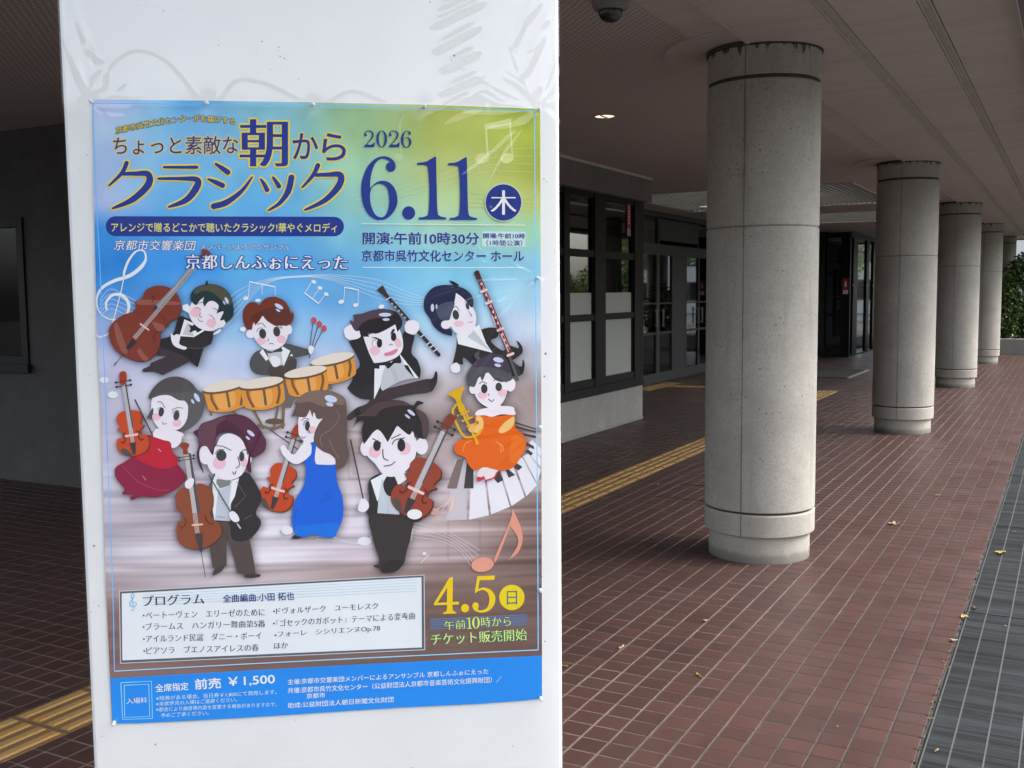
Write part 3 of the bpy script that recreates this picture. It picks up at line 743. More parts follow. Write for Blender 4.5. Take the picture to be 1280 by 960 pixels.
plant('shrub', -.95, 27.6, .55, .6, 1.25, 1.0, 5200, .055, M_leafd, 'dark bushy shrub covering the farthest column behind the low wall', 'shrub')
plant('shrub', -.2, 27.9, .6, .6, 1.35, 1.15, 5200, .055, M_leafl, 'tall green shrub at the right picture edge, paler leaves standing in for backlight', 'shrub')  # backlight put into the leaf colour, paler than the dark shrubs
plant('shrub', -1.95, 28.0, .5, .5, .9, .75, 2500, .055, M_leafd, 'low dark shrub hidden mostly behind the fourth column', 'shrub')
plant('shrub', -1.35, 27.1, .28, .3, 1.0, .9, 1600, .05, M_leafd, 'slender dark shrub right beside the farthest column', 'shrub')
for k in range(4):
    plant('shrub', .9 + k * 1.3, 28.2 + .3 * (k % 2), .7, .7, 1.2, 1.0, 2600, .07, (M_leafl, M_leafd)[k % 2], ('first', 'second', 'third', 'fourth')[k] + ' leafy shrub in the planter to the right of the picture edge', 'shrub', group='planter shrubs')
for k, (x, y, r, h) in enumerate(((5.5, 20, 1.8, 2.6), (6.5, 27, 2.0, 3.0), (5.0, 38, 2.2, 3.2), (8, 46, 2.6, 3.6), (2.5, 52, 2.4, 3.4), (9, 12, 1.9, 2.8))):
    plant('garden_tree', x, y, r, r, h, r * .8, 5000, .12, (M_leafl, M_leafd)[k % 2], 'garden tree across the yard, ' + ('standing level with the third column', 'standing level with the planter wall', 'short one behind the planter', 'tallest one far behind the planter', 'nearest to the pale building', 'standing level with the second column')[k], 'tree', z0=0, group='garden trees across the yard')
# pale neighbouring building beyond the far end
nb = empty('neighbour_building', (6, 70, 0), label='pale neighbouring building beyond the far planter', cat='building')
M_pale = mat('pale_render', (.62, .62, .60), .8)
a = MB(); a.box(-14, 12, 0, 8, 0, 5.2); a.build('wall', M_pale, nb)
a = MB(); a.box(-14.3, 12.3, -.3, 8.3, 5.2, 5.5); a.build('roof', M_alu, nb)
for i in range(6):
    for z in (.9, 3.3):
        w_ = MB(); w_.box(-12 + i * 4, -10 + i * 4, -.06, -.001, z, z + 1.3); wo = w_.build('window', M_alu, nb)
        p = MB(); p.box(-11.9 + i * 4, -10.1 + i * 4, -.075, -.061, z + .1, z + 1.2); p.build('pane', M_glassd, wo)

# low building added behind the camera, sized to give the film a dark reflection
sb = empty('added_street_building', (8.6, -11.7, 0), rz=radians(36.2), label='low grey building added behind the viewer for its dark reflection in the film', cat='building')
M_sb = mat('grey_render', (.10, .10, .105), .8)
a = MB(); a.box(-30, 30, -8, 0, 0, 4.2); a.build('wall', M_sb, sb)
a = MB(); a.box(-30.3, 30.3, -8.3, .3, 4.2, 4.5); a.build('roof', M_alu, sb)
for i in range(12):
    w_ = MB(); w_.box(-28 + i * 4.8, -25.5 + i * 4.8, .001, .06, .9, 3.0); wo = w_.build('window', M_alu, sb)
    p = MB(); p.box(-27.9 + i * 4.8, -25.6 + i * 4.8, .061, .07, 1.0, 2.9); p.build('pane', M_glassd, wo)
# ------------------------------------------------------------------ white pillar
PN = Vector((.80729, .59016, 0)); P0 = Vector((-.98372, .82031, 0)); PNN = Vector((-.59016, .80729, 0))
PROT = atan2(.59016, .80729)
pil = empty('white_pillar', (P0.x, P0.y, 0), rz=PROT, label='white painted concrete pillar in the foreground carrying the concert poster', cat='pillar')
a = MB(); a.box(-.0277, .540, 0, .36, -.02, ZS + .002); a.build('shaft', M_post, pil, bevel=.004)
a = MB(); a.box(-.032, .5445, -.004, .364, 0.0, .08); a.build('skirting', M_low, pil)

def loc_(x, y):
    """photograph pixel -> (along, up) on the pillar face"""
    d = FW * F + RT * (x - 640) + UP * (480 - y)
    t = (P0.x * PNN.x + P0.y * PNN.y) / (d.x * PNN.x + d.y * PNN.y)
    q = d * t
    return (q.x - P0.x) * PN.x + (q.y - P0.y) * PN.y, q.z + CAM_Z
def loc_np(X, Y):
    D = [FW[i] * F + RT[i] * (X - 640) + UP[i] * (480 - Y) for i in range(3)]
    t = (P0.x * PNN.x + P0.y * PNN.y) / (D[0] * PNN.x + D[1] * PNN.y)
    return (D[0] * t - P0.x) * PN.x + (D[1] * t - P0.y) * PN.y, D[2] * t + CAM_Z

poster = empty('concert_poster', (P0.x, P0.y, 0), rz=PROT, label='blue and green concert poster with cartoon musicians pinned to the white pillar', cat='poster')

# ink: one material, colour comes from the printed shape
def ink_mat():
    m = mat('printed_ink', (.8, .8, .8), .5, spec=.15); q = NT(m)
    at = q.n('ShaderNodeVertexColor'); at.layer_name = 'ink'; q.l(at.outputs[0], q.b.inputs['Base Color'])
    q.bump(q.noise(q.coord((1, 1, 1)), 7, 3, 0.5), 0.5, 0.006); return m
M_ink = ink_mat()
LAY = 2.2e-5
BASE = .0012
class Print:
    """flat printed shapes, each a hair above the one before"""
    def __init__(s, level=0): s.v = []; s.f = []; s.c = []; s.lv = level
    def raw(s, pts, faces, col):
        b = len(s.v); y = -(BASE + s.lv * LAY)
        for p in pts:
            u, z = loc_(*p); s.v.append((u, y, z)); s.c.append(col)
        for f in faces: s.f.append([b + i for i in f])
        s.lv += 1
    def poly(s, pts, col, holes=()):
        rings = [[Vector((p[0], p[1], 0)) for p in r] for r in (pts, *holes)]
        flat = [p for r in rings for p in r]
        tri = tessellate_polygon(rings)
        s.raw([(p.x, p.y) for p in flat], tri, col)
    def build(s, name, parent, **k):
        me = bpy.data.meshes.new(name); fs = []
        # consistent facing: towards the viewer (local -y)
        V = np.array(s.v)
        for f in s.f:
            p, q_, r_ = V[f[0]], V[f[1]], V[f[2]]
            ny = (q_[2] - p[2]) * (r_[0] - p[0]) - (q_[0] - p[0]) * (r_[2] - p[2])
            fs.append(f if ny < 0 else f[::-1])
        me.from_pydata(s.v, [], fs); me.materials.append(M_ink)
        ca = me.color_attributes.new('ink', 'FLOAT_COLOR', 'POINT')
        cc = np.ones((len(s.v), 4), dtype=np.float32); cc[:, :3] = np.array(s.c, dtype=np.float32).reshape(-1, 3)
        ca.data.foreach_set('color', cc.ravel())
        o = bpy.data.objects.new(name, me); C.objects.link(o); o.parent = parent
        return tag(o, **k)
KALB = 0.97
def ink(c):
    l_ = lin(c); g_ = sum(l_) / 3
    return tuple(min(.85, max(.002, (g_ + (x - g_) * 1.06) * KALB)) for x in l_)

def cr(pts, closed=True, seg=5):
    """Catmull-Rom through points; a doubled point is a corner"""
    P = [tuple(p[:2]) for p in pts]; n = len(P); out = []
    rng_ = range(n) if closed else range(n - 1)
    for i in rng_:
        p1, p2 = P[i], P[(i + 1) % n]
        if p1 == p2: continue
        p0 = P[(i - 1) % n] if closed or i > 0 else p1
        p3 = P[(i + 2) % n] if closed or i + 2 < n else p2
        if p0 == p1: p0 = p1
        for k in range(seg):
            t = k / seg; r = []
            for a_, b_, c_, d_ in zip(p0, p1, p2, p3):
                m1 = (c_ - a_) * .5 if p0 != p1 else (c_ - b_) * .5; m2 = (d_ - b_) * .5 if p3 != p2 else (c_ - b_) * .5
                r.append((2 * t**3 - 3 * t**2 + 1) * b_ + (t**3 - 2 * t**2 + t) * m1 + (-2 * t**3 + 3 * t**2) * c_ + (t**3 - t**2) * m2)
            out.append(tuple(r))
    if not closed: out.append(P[-1])
    return out
SIL = []          # silhouettes that cast the printed soft shadow
class Art(Print):
    def __init__(s, ox, oy, sc, level=0): super().__init__(level); s.o = (ox, oy, sc)
    def T(s, p): return (s.o[0] + p[0] / s.o[2], s.o[1] + p[1] / s.o[2])
    def S(s, pts, col, sil=False, smooth=True, holes=()):
        q = cr(pts) if smooth else pts
        q = [s.T(p) for p in q]
        if sil: SIL.append(q)
        s.poly(q, ink(col), [[s.T(p) for p in (cr(h) if smooth else h)] for h in holes])
    def P(s, pts, col, sil=False): s.S(pts, col, sil, False)
    def E(s, cx, cy, rx, ry, col, rot=0, sil=False, n=28, hole=None):
        ct, st = cos(radians(rot)), sin(radians(rot))
        f = lambda a_, b_: [s.T((cx + a_ * cos(t) * ct - b_ * sin(t) * st, cy + a_ * cos(t) * st + b_ * sin(t) * ct)) for t in [2 * pi * i / n for i in range(n)]]
        q = f(rx, ry)
        if sil: SIL.append(q)
        s.poly(q, ink(col), [f(*hole)] if hole else ())
    def K(s, pts, col, w=None, smooth=True, cap=True, sil=False, grow=0, seg=5):
        """stroke; points (x, y[, width])"""
        W = [p[2] if len(p) > 2 else w for p in pts]
        if smooth and len(pts) > 2:
            q = cr(pts, False, seg); ww = []
            for i in range(len(pts) - 1):
                if tuple(pts[i][:2]) == tuple(pts[i + 1][:2]): continue
                ww += [W[i] + (W[i + 1] - W[i]) * k / seg for k in range(seg)]
            ww.append(W[-1])
        else: q = [tuple(p[:2]) for p in pts]; ww = W
        L = []; R = []
        for i, p in enumerate(q):
            a_, b_ = q[max(i - 1, 0)], q[min(i + 1, len(q) - 1)]
            dx, dy = b_[0] - a_[0], b_[1] - a_[1]; d = hypot(dx, dy) or 1; h_ = ww[i] / 2 + grow
            L.append((p[0] - dy / d * h_, p[1] + dx / d * h_)); R.append((p[0] + dy / d * h_, p[1] - dx / d * h_))
        n = len(q); vs = L + R; fs = [(i, i + 1, n + i + 1, n + i) for i in range(n - 1)]
        if cap:
            for idx, nb_ in ((0, 1), (n - 1, n - 2)):
                ang = atan2(q[idx][1] - q[nb_][1], q[idx][0] - q[nb_][0]); r_ = ww[idx] / 2 + grow
                c0 = len(vs); vs.append(q[idx])
                for k in range(9): t = ang - pi / 2 + pi * k / 8; vs.append((q[idx][0] + r_ * cos(t), q[idx][1] + r_ * sin(t)))
                fs += [(c0, c0 + 1 + k, c0 + 2 + k) for k in range(8)]
        vs = [s.T(p) for p in vs]
        if sil: SIL.append([s.T(p) for p in L + R[::-1]])
        s.raw(vs, fs, ink(col))

# ---- lettering ----------------------------------------------------------
_tc = {}
def glyphs(txt, offset, res):
    key = (txt, offset, res)
    if key in _tc: return _tc[key]
    cu = bpy.data.curves.new('t', 'FONT'); cu.body = txt; cu.size = 1; cu.offset = offset; cu.resolution_u = res; cu.fill_mode = 'FRONT'
    ob = bpy.data.objects.new('t', cu); C.objects.link(ob); bpy.context.view_layer.update()
    me = bpy.data.meshes.new_from_object(ob.evaluated_get(bpy.context.evaluated_depsgraph_get()))
    vs = np.array([tuple(v.co)[:2] for v in me.vertices]); fs = [tuple(p.vertices) for p in me.polygons]
    bpy.data.objects.remove(ob); bpy.data.curves.remove(cu); bpy.data.meshes.remove(me)
    _tc[key] = (vs, fs); return vs, fs
def lettering(txt, TL, TR, BL, tf, fill, bold=.0, outline=None, ow=.04, serif=0, level=4, res=3, shear=0, warp=None, name='lettering', label=None, parent=None):
    """text fitted to a pixel box; tf maps crop points to photo pixels"""
    TL, TR, BL = tf(TL), tf(TR), tf(BL)
    bw = max(bold, 0) * 1.0; bold = min(bold, 0.0)
    ref, _ = glyphs(txt, bold, res); x0, y0 = ref.min(0); x1, y1 = ref.max(0)
    pr = Print(level)
    def lay(off, col, dx=0, dy=0):
        vs, fs = glyphs(txt, off, res)
        u = (vs[:, 0] + dx - x0) / (x1 - x0); v = (y1 - vs[:, 1] - dy) / (y1 - y0)
        if warp: X, Y = warp(u, v)
        else:
            X = TL[0] + u * (TR[0] - TL[0]) + v * (BL[0] - TL[0]); Y = TL[1] + u * (TR[1] - TL[1]) + v * (BL[1] - TL[1])
        X = X + shear * (.5 - v) * (BL[1] - TL[1])
        sx, sz = loc_np(X, Y); b = len(pr.v); yy = -(BASE + pr.lv * LAY)
        pr.v += [(p, yy, q) for p, q in zip(sx, sz)]; pr.c += [ink(col)] * len(sx); pr.f += [[b + i for i in f] for f in fs]; pr.lv += .6
    sm = [0] if not serif else [-serif, -serif / 2, 0, serif / 2, serif]
    if outline is not None:
        for k in range(10):
            an = 2 * pi * k / 10
            for dx in ((0,) if not serif else (-serif, serif)): lay(bold, outline, dx + (ow + bw) * cos(an), (ow + bw) * sin(an))
    if bw: 
        for k in range(8): lay(bold, fill, bw * cos(pi * k / 4), bw * sin(pi * k / 4))
    for dx in sm: lay(bold, fill, dx)
    pr.build(name, parent or poster, label=label)
tf_ = lambda ox, oy, s: (lambda p: (ox + p[0] / s, oy + p[1] / s))
cA = tf_(120, 130, 4); cB = tf_(430, 130, 4.923); cC = tf_(120, 260, 4); cD = tf_(430, 270, 4.923)
cP6 = tf_(140, 700, 4.741); cP7 = tf_(400, 700, 4.414); cQ = tf_(110, 700, 2.169); cR = tf_(90, 840, 8); cI = lambda p: p
NAVY = (44, 62, 145); YEL = (238, 214, 92); CREAM = (238, 228, 150)

lettering('ちょっと素敵な', (88, 165), (712, 160), (88, 255), cA, NAVY, .008, YEL, .05, level=4, res=4)
lettering('朝', (727, 77), (953, 77), (727, 313), cA, NAVY, -.006, YEL, .035, serif=.03, level=8, res=5)
lettering('か', (985, 148), (1110, 148), (985, 275), cA, NAVY, .012, YEL, .04, level=4, res=5)
lettering('ら', (1132, 148), (1248, 148), (1132, 282), cA, NAVY, .012, YEL, .04, level=4, res=5)
def arcw(u, v):
    X = 100 + u * 595; Y = 122 - 62 * np.sin(np.clip(u * 1.02, 0, 1) * pi * .62) / sin(pi * .62) * 1 + 26 * np.clip(u - .62, 0, 1) * 1.6 + v * 34 - 4
    return 120 + X / 4, 130 + Y / 4
lettering('京都市呉竹文化センターがお届けする', (0, 0), (1, 0), (0, 1), cA, (235, 215, 95),   .012, (30, 50, 90), .075, level=4, warp=arcw)
t = Art(120, 130, 4, 4)
KU = [((155, 296, 22), (132, 345, 20), (68, 408, 10)), ((140, 350, 18), (200, 349, 22), (262, 352, 30), (262, 405, 36), (185, 478, 30), (86, 522, 11))]
RA = [((342, 317, 13), (505, 317, 17)), ((315, 374, 12), (420, 374, 18), (508, 380, 28), (500, 425, 36), (450, 482, 30), (366, 515, 11))]
SI = [((600, 300, 12), (632, 322, 24), (660, 342, 27)), ((562, 376, 10), (600, 392, 23), (634, 408, 26)), ((590, 512, 30), (655, 492, 30), (730, 435, 20), (782, 366, 8))]
TU = [((826, 378, 12), (842, 402, 20), (856, 430, 24)), ((886, 368, 12), (902, 390, 20), (915, 412, 24)), ((978, 368, 30), (962, 435, 30), (920, 495, 20), (862, 533, 9))]
KU2 = [((1110, 308, 24), (1085, 358, 20), (1032, 418, 10)), ((1100, 356, 18), (1160, 354, 22), (1222, 356, 30), (1214, 410, 34), (1145, 482, 26), (1046, 530, 11))]
for grp in (KU, RA, SI, TU, KU2):
    for st in grp: t.K(list(st), (225, 205, 110), grow=9, seg=8)
t.lv += 1
for grp in (KU, RA, SI, TU, KU2):
    for st in grp: t.K(list(st), (240, 222, 110), grow=6, seg=8)
for grp in (KU, RA, SI, TU, KU2):
    for st in grp: t.K(list(st), NAVY, seg=8)
t.build('title_lettering', poster, label='large navy brush lettering with yellow outline')
b = Art(120, 260, 4, 4)
b.P([(100 - 50 * sin(pi * k / 12), 91.5 - 50 * cos(pi * k / 12)) for k in range(13)] + [(1190 + 50 * sin(pi * k / 12), 93 + 49 * cos(pi * k / 12)) for k in range(13)], (40, 60, 140))
b.build('banner', poster)
lettering('アレンジで贈るどこかで聴いたクラシック!華やぐメロディ', (78, 73), (1205, 76), (78, 120), cC, (236, 230, 130), .008, level=6)
lettering('京都市交響楽団', (94, 160), (497, 162), (94, 211), cC, (240, 243, 250), .006, (40, 80, 160), .045, level=4, shear=.2)
lettering('メンバーによるアンサンブル', (524, 178), (972, 182), (524, 208), cC, (225, 235, 250), .004, (40, 70, 150), .06, level=4, shear=.2)
lettering('京都しんふぉにえった', (452, 232), (1256, 236), (452, 305), cC, (248, 248, 252), -.008, (35, 60, 150), .05, serif=.03, level=24, res=4)

# date ------------------------------------------------------------------------
d_ = Art(430, 130, 4.923, 34); NV = (42, 60, 140)
SIX_O = [(235, 323), (185, 343), (140, 395), (112, 470), (106, 540), (118, 620), (150, 680), (190, 708), (222, 714), (262, 705), (300, 672), (325, 625), (328, 575), (312, 520), (280, 485), (238, 473), (198, 484), (160, 520), (160, 520), (166, 440), (188, 375), (215, 345), (245, 337), (285, 357), (285, 357), (318, 375), (300, 345), (272, 328)]
SIX_H = [(160, 570), (170, 520), (200, 495), (232, 493), (262, 515), (277, 570), (275, 635), (255, 685), (225, 698), (192, 680), (168, 630)]
def six(sx, sy, ox, oy, w):
    f = lambda P: [(ox + (x - 106) * sx, oy + (y - 323) * sy) for x, y in P]
    d_.S(f(SIX_O), NV, holes=(f(SIX_H),)); d_.E(ox + 182 * sx, oy + 65 * sy, 30 * sx, 30 * sy, NV)
six(1, 1, 106, 323, 0)
d_.E(398, 671, 39, 41, NV)
ONE = [(450, 363), (450, 363), (505, 355), (555, 327), (566, 326), (566, 326), (570, 520), (575, 660), (590, 690), (628, 699), (628, 699), (628, 711), (628, 711), (460, 711), (460, 711), (460, 699), (460, 699), (500, 692), (520, 665), (524, 520), (516, 400), (500, 378), (450, 375), (450, 375)]
d_.S(ONE, NV); d_.S([(x + 189, y + 3) for x, y in ONE], NV)
d_.E(980, 607, 116, 118, (205, 215, 190)); d_.E(980, 607, 110, 112, (42, 58, 135))
# 2026
def two(ox):
    d_.K([(8 + ox, 192, 7), (12 + ox, 175, 5), (32 + ox, 167, 5), (54 + ox, 178, 10), (56 + ox, 202, 11), (34 + ox, 232, 6), (6 + ox, 260, 3)], NV)
    d_.E(13 + ox, 192, 8, 8, NV); d_.S([(2 + ox, 266), (2 + ox, 266), (20 + ox, 250), (45 + ox, 252), (64 + ox, 240), (70 + ox, 238), (70 + ox, 238), (66 + ox, 266), (66 + ox, 266)], NV)
two(120); two(272)
d_.E(232, 217, 33, 52, NV, hole=(18, 48))
six(64 / 222, 104 / 391, 350, 166, 0)
d_.K([(108, 738), (1118, 747)], (240, 245, 215), 5, False, False)
d_.build('date_lettering', poster, label='large navy serif date figures')
lettering('木', (905, 533), (1055, 533), (905, 682), cB, (240, 242, 250), -.016, serif=.028, level=60, res=5)
d2 = Art(430, 270, 4.923, 4)
d2.K([(115, 316), (1110, 318)], (225, 238, 235), 5, False, False)
d2.P([(850, 95), (1117, 97), (1116, 189), (850, 187)], (205, 228, 225)); d2.build('rule_line', poster)
lettering('開演:午前10時30分', (116, 100), (830, 102), (116, 174), cD, (45, 65, 145), .022, (190, 220, 215), .03, level=6)
lettering('開場:午前10時', (856, 106), (1112, 108), (856, 138), cD, (55, 70, 150), .02, level=8)
lettering('（1時間公演）', (876, 148), (1096, 150), (876, 183), cD, (55, 70, 150), .012, level=8)
lettering('京都市呉竹文化センター ホール', (109, 210), (1106, 212), (109, 279), cD, (45, 65, 145), .022, (185, 220, 225), .03, level=6)

# programme box -----------------------------------------------------------------
pb = Art(110, 700, 2.169, 4)
pb.P([(85, 83), (912, 39), (914, 243), (88, 280)], (205, 215, 225)); pb.P([(87, 85), (910, 41), (912, 241), (90, 278)], (95, 95, 105))
pb.P([(92, 90), (904, 46), (905, 236), (94, 271)], (232, 237, 248))
for k in range(5): pb.K([(150, 94 + k * 6.8), (890, 53 + k * 7.6)], (175, 208, 232), 1.3, False, False)
pb.build('programme_box', poster)
cl = Art(140, 700, 4.741, 16); CB = (120, 190, 230)
def clef(s, pts, col, ws, wide=1): s.K([(x, y, w_) for (x, y), w_ in zip(pts, ws)], col, seg=7)
clef(cl, [(118, 222), (116, 205), (125, 195), (133, 208), (122, 232), (108, 252), (112, 270), (130, 276), (146, 264), (140, 248), (126, 248), (122, 262)], CB, [3, 4, 4, 5, 6, 6, 6, 5, 5, 4, 4, 3])
cl.K([(118, 210), (124, 245), (132, 288), (124, 298), (115, 292)], CB, 3.5); cl.build('treble_clef', poster)
DK = (50, 52, 78); DB = (40, 55, 125)
lettering('プログラム', (184, 210), (545, 196), (186, 272), cP6, (35, 35, 65), -.016, serif=.03, level=18)
lettering('全曲編曲:小田 拓也', (658, 203), (1080, 187), (659, 250), cP6, DB, .012, level=18)
for a_, b_, c_, s_ in (((202, 303), (906, 284), 43, 'ベートーヴェン　エリーゼのために'), ((202, 371), (908, 352), 43, 'ブラームス　ハンガリー舞曲第5番'),
                       ((204, 443), (885, 423), 43, 'アイルランド民謡　ダニー・ボーイ'), ((206, 513), (870, 494), 43, 'ピアソラ　ブエノスアイレスの春')):
    lettering(s_, a_, b_, (a_[0], a_[1] + c_), cP6, DK, -.014, serif=.02, level=18)
    dt = Art(140, 700, 4.741, 18); dt.E(a_[0] - 13, a_[1] + c_ * .55, 5, 5, DK); dt.build('bullet', poster)
for a_, b_, c_, s_ in (((345.5, 759.2), (472.5, 752.6), 8, 'ドヴォルザーク　ユーモレスク'), ((345.5, 774), (518.5, 764.6), 9, '『ゴセックのガボット』テーマによる変奏曲'),
                       ((347.5, 789), (475, 781.2), 8.2, 'フォーレ　シシリエンヌOp.78')):
    lettering(s_, a_, b_, (a_[0], a_[1] + c_), cI, DK, -.014, serif=.02, level=18)
    dt = Art(0, 0, 1, 18); dt.E(a_[0] - 2.8, a_[1] + c_ * .55, 1.1, 1.1, DK); dt.build('bullet', poster)
lettering('ほか', (343, 803), (360, 802.2), (343, 810.5), cI, DK, -.014, serif=.02, level=18)

# sale date -----------------------------------------------------------------------
sd_ = Art(400, 700, 4.414, 4); SY = (245, 205, 40)
sd_.S([(715, 95), (715, 95), (733, 92), (733, 92), (731, 230), (731, 230), (764, 229), (766, 243), (766, 243), (731, 245), (731, 245), (733, 275), (745, 284), (752, 288), (752, 293), (752, 293), (680, 296), (680, 296), (680, 289), (694, 283), (700, 272), (701, 246), (701, 246), (628, 248), (628, 248), (629, 236), (629, 236)], SY,
      holes=([(700, 232), (700, 232), (701, 150), (701, 150), (648, 235), (648, 235)],))
sd_.E(800, 264, 22, 23, SY)
sd_.S([(868, 88), (868, 88), (965, 84), (965, 84), (960, 108), (960, 108), (880, 110), (880, 110), (872, 160), (872, 160), (900, 150), (940, 162), (966, 200), (960, 245), (930, 278), (890, 288), (852, 276), (840, 250), (852, 232), (872, 238), (874, 258), (872, 274), (900, 274), (925, 255), (934, 215), (925, 180), (900, 164), (872, 170), (858, 180), (858, 180), (854, 172)], SY)
sd_.E(1058, 205, 70, 70, (245, 210, 40))
for k in range(6): sd_.K([(608, 326 + k * 10.5), (1143, 300 + k * 10.5)], (95, 125, 165), 6, False, False)
sd_.build('sale_date_lettering', poster, label='yellow serif sale date figures')
lettering('日', (1030, 170), (1087, 168), (1031, 245), cP7, (35, 125, 130), .0, level=16)
lettering('午前', (685, 335), (800, 327), (687, 384), cP7, (235, 235, 130), -.012, (30, 110, 120), .04, serif=.018, level=16)
t10 = Art(400, 700, 4.414, 16)
for gr_, c10 in ((3.5, (30, 110, 120)), (0, (240, 232, 95))):
    t10.K([(823, 316, 7), (824, 345, 9), (826, 374, 8)], c10, grow=gr_, smooth=False, cap=False); t10.K([(808, 325, 3), (820, 318, 5)], c10, grow=gr_, smooth=False, cap=False); t10.K([(812, 376, 4), (838, 374, 4)], c10, grow=gr_, smooth=False, cap=False)
    t10.E(860, 343, 21 + gr_, 33 + gr_, c10, hole=(10 - gr_, 30 - gr_))
t10.build('lettering', poster)
lettering('時から', (888, 313), (1050, 307), (890, 368), cP7, (235, 235, 130), -.012, (30, 110, 120), .04, serif=.018, level=16)
lettering('チケット販売開始', (612, 405), (1138, 376), (614, 468), cP7, (225, 240, 140), -.012, (40, 125, 110), .04, serif=.02, level=16)

# blue band --------------------------------------------------------------------------
bb = Art(0, 0, 1, 3)
bb.P([(138.3, 847.3), (250, 841), (400, 832.5), (540, 825.5), (677, 819), (677.5, 872.6), (650, 875.5), (600, 879.2), (500, 884), (400, 890.5), (300, 897), (250, 899.8), (170, 903.6), (141, 903.8)], (48, 142, 232))
bb.build('blue_band', poster)
rb = Art(90, 840, 8, 5); LB = (150, 215, 250)
for q4 in ([(490, 103), (797, 88), (807, 460), (510, 470)], [(525, 128), (770, 118), (780, 440), (530, 450)]): rb.K(q4 + [q4[0]], LB, 9, False)
rb.build('fee_box', poster)
W_ = (238, 246, 252); LBt = (205, 232, 250)
lettering('入場料', (548, 258), (752, 246), (549, 316), cR, W_, .0, level=12)
lettering('全席指定', (183, 336), (272, 330), (184, 357), cQ, W_, .012, level=6)
lettering('前売', (290, 322), (360, 318), (291, 350), cQ, W_, .02, level=6)
lettering('￥1,500', (380, 317), (506, 309), (381, 344), cQ, W_, .013, level=6)
for a_, b_, c_, s_ in (((185, 368), (512, 350), 13, '※残券がある場合、当日券￥1,800にて発売します。'), ((185, 383.5), (405, 371), 12, '※未就学児の入場はご遠慮ください。'),
                       ((185, 398.5), (512, 384), 12, '※都合により曲目等内容を変更する場合がありますので、'), ((198, 414.5), (328, 407), 12, '予めご了承ください。')):
    lettering(s_, a_, b_, (a_[0], a_[1] + c_), cQ, LBt, .002, level=6, res=2)
for a_, b_, c_, s_ in (((542, 322), (1085, 293), 15, '主催:京都市交響楽団メンバーによるアンサンブル 京都しんふぉにえった'), ((542, 345), (1122, 314), 16, '共催:京都市呉竹文化センター（公益財団法人京都市音楽芸術文化振興財団）／'),
                       ((593, 361), (643, 358), 14, '京都市'), ((542, 386), (828, 369), 15, '助成:公益財団法人朝日新聞文化財団')):
    lettering(s_, a_, b_, (a_[0], a_[1] + c_), cQ, W_, .004, level=6, res=2)

# ---- illustration -------------------------------------------------------------------
SK = (245, 234, 242); SKS = (232, 214, 226); BK = (44, 41, 45); BR = (128, 62, 50); PK = (240, 196, 208); ST = (200, 202, 208); WH = (238, 241, 250); HL = (205, 215, 238)
def fiddle(s, pts, col, bridge, tail, neck0, neck1, w, f1, f2, back=(70, 70, 72)):
    s.S(pts, tuple(int(c * .62) for c in col), sil=True, smooth=True)
    s.S([(x * .985 + .015 * pts[0][0], y * .99 + .01 * pts[0][1]) for x, y in pts], col)
def strings(s, a, b, w, n=4):
    dx, dy = b[0] - a[0], b[1] - a[1]; d = hypot(dx, dy)
    for k in range(n):
        o = (k - (n - 1) / 2) * w / n; s.K([(a[0] - dy / d * o, a[1] + dx / d * o), (b[0] - dy / d * o, b[1] + dx / d * o)], (225, 220, 222), w * .09, False, False)

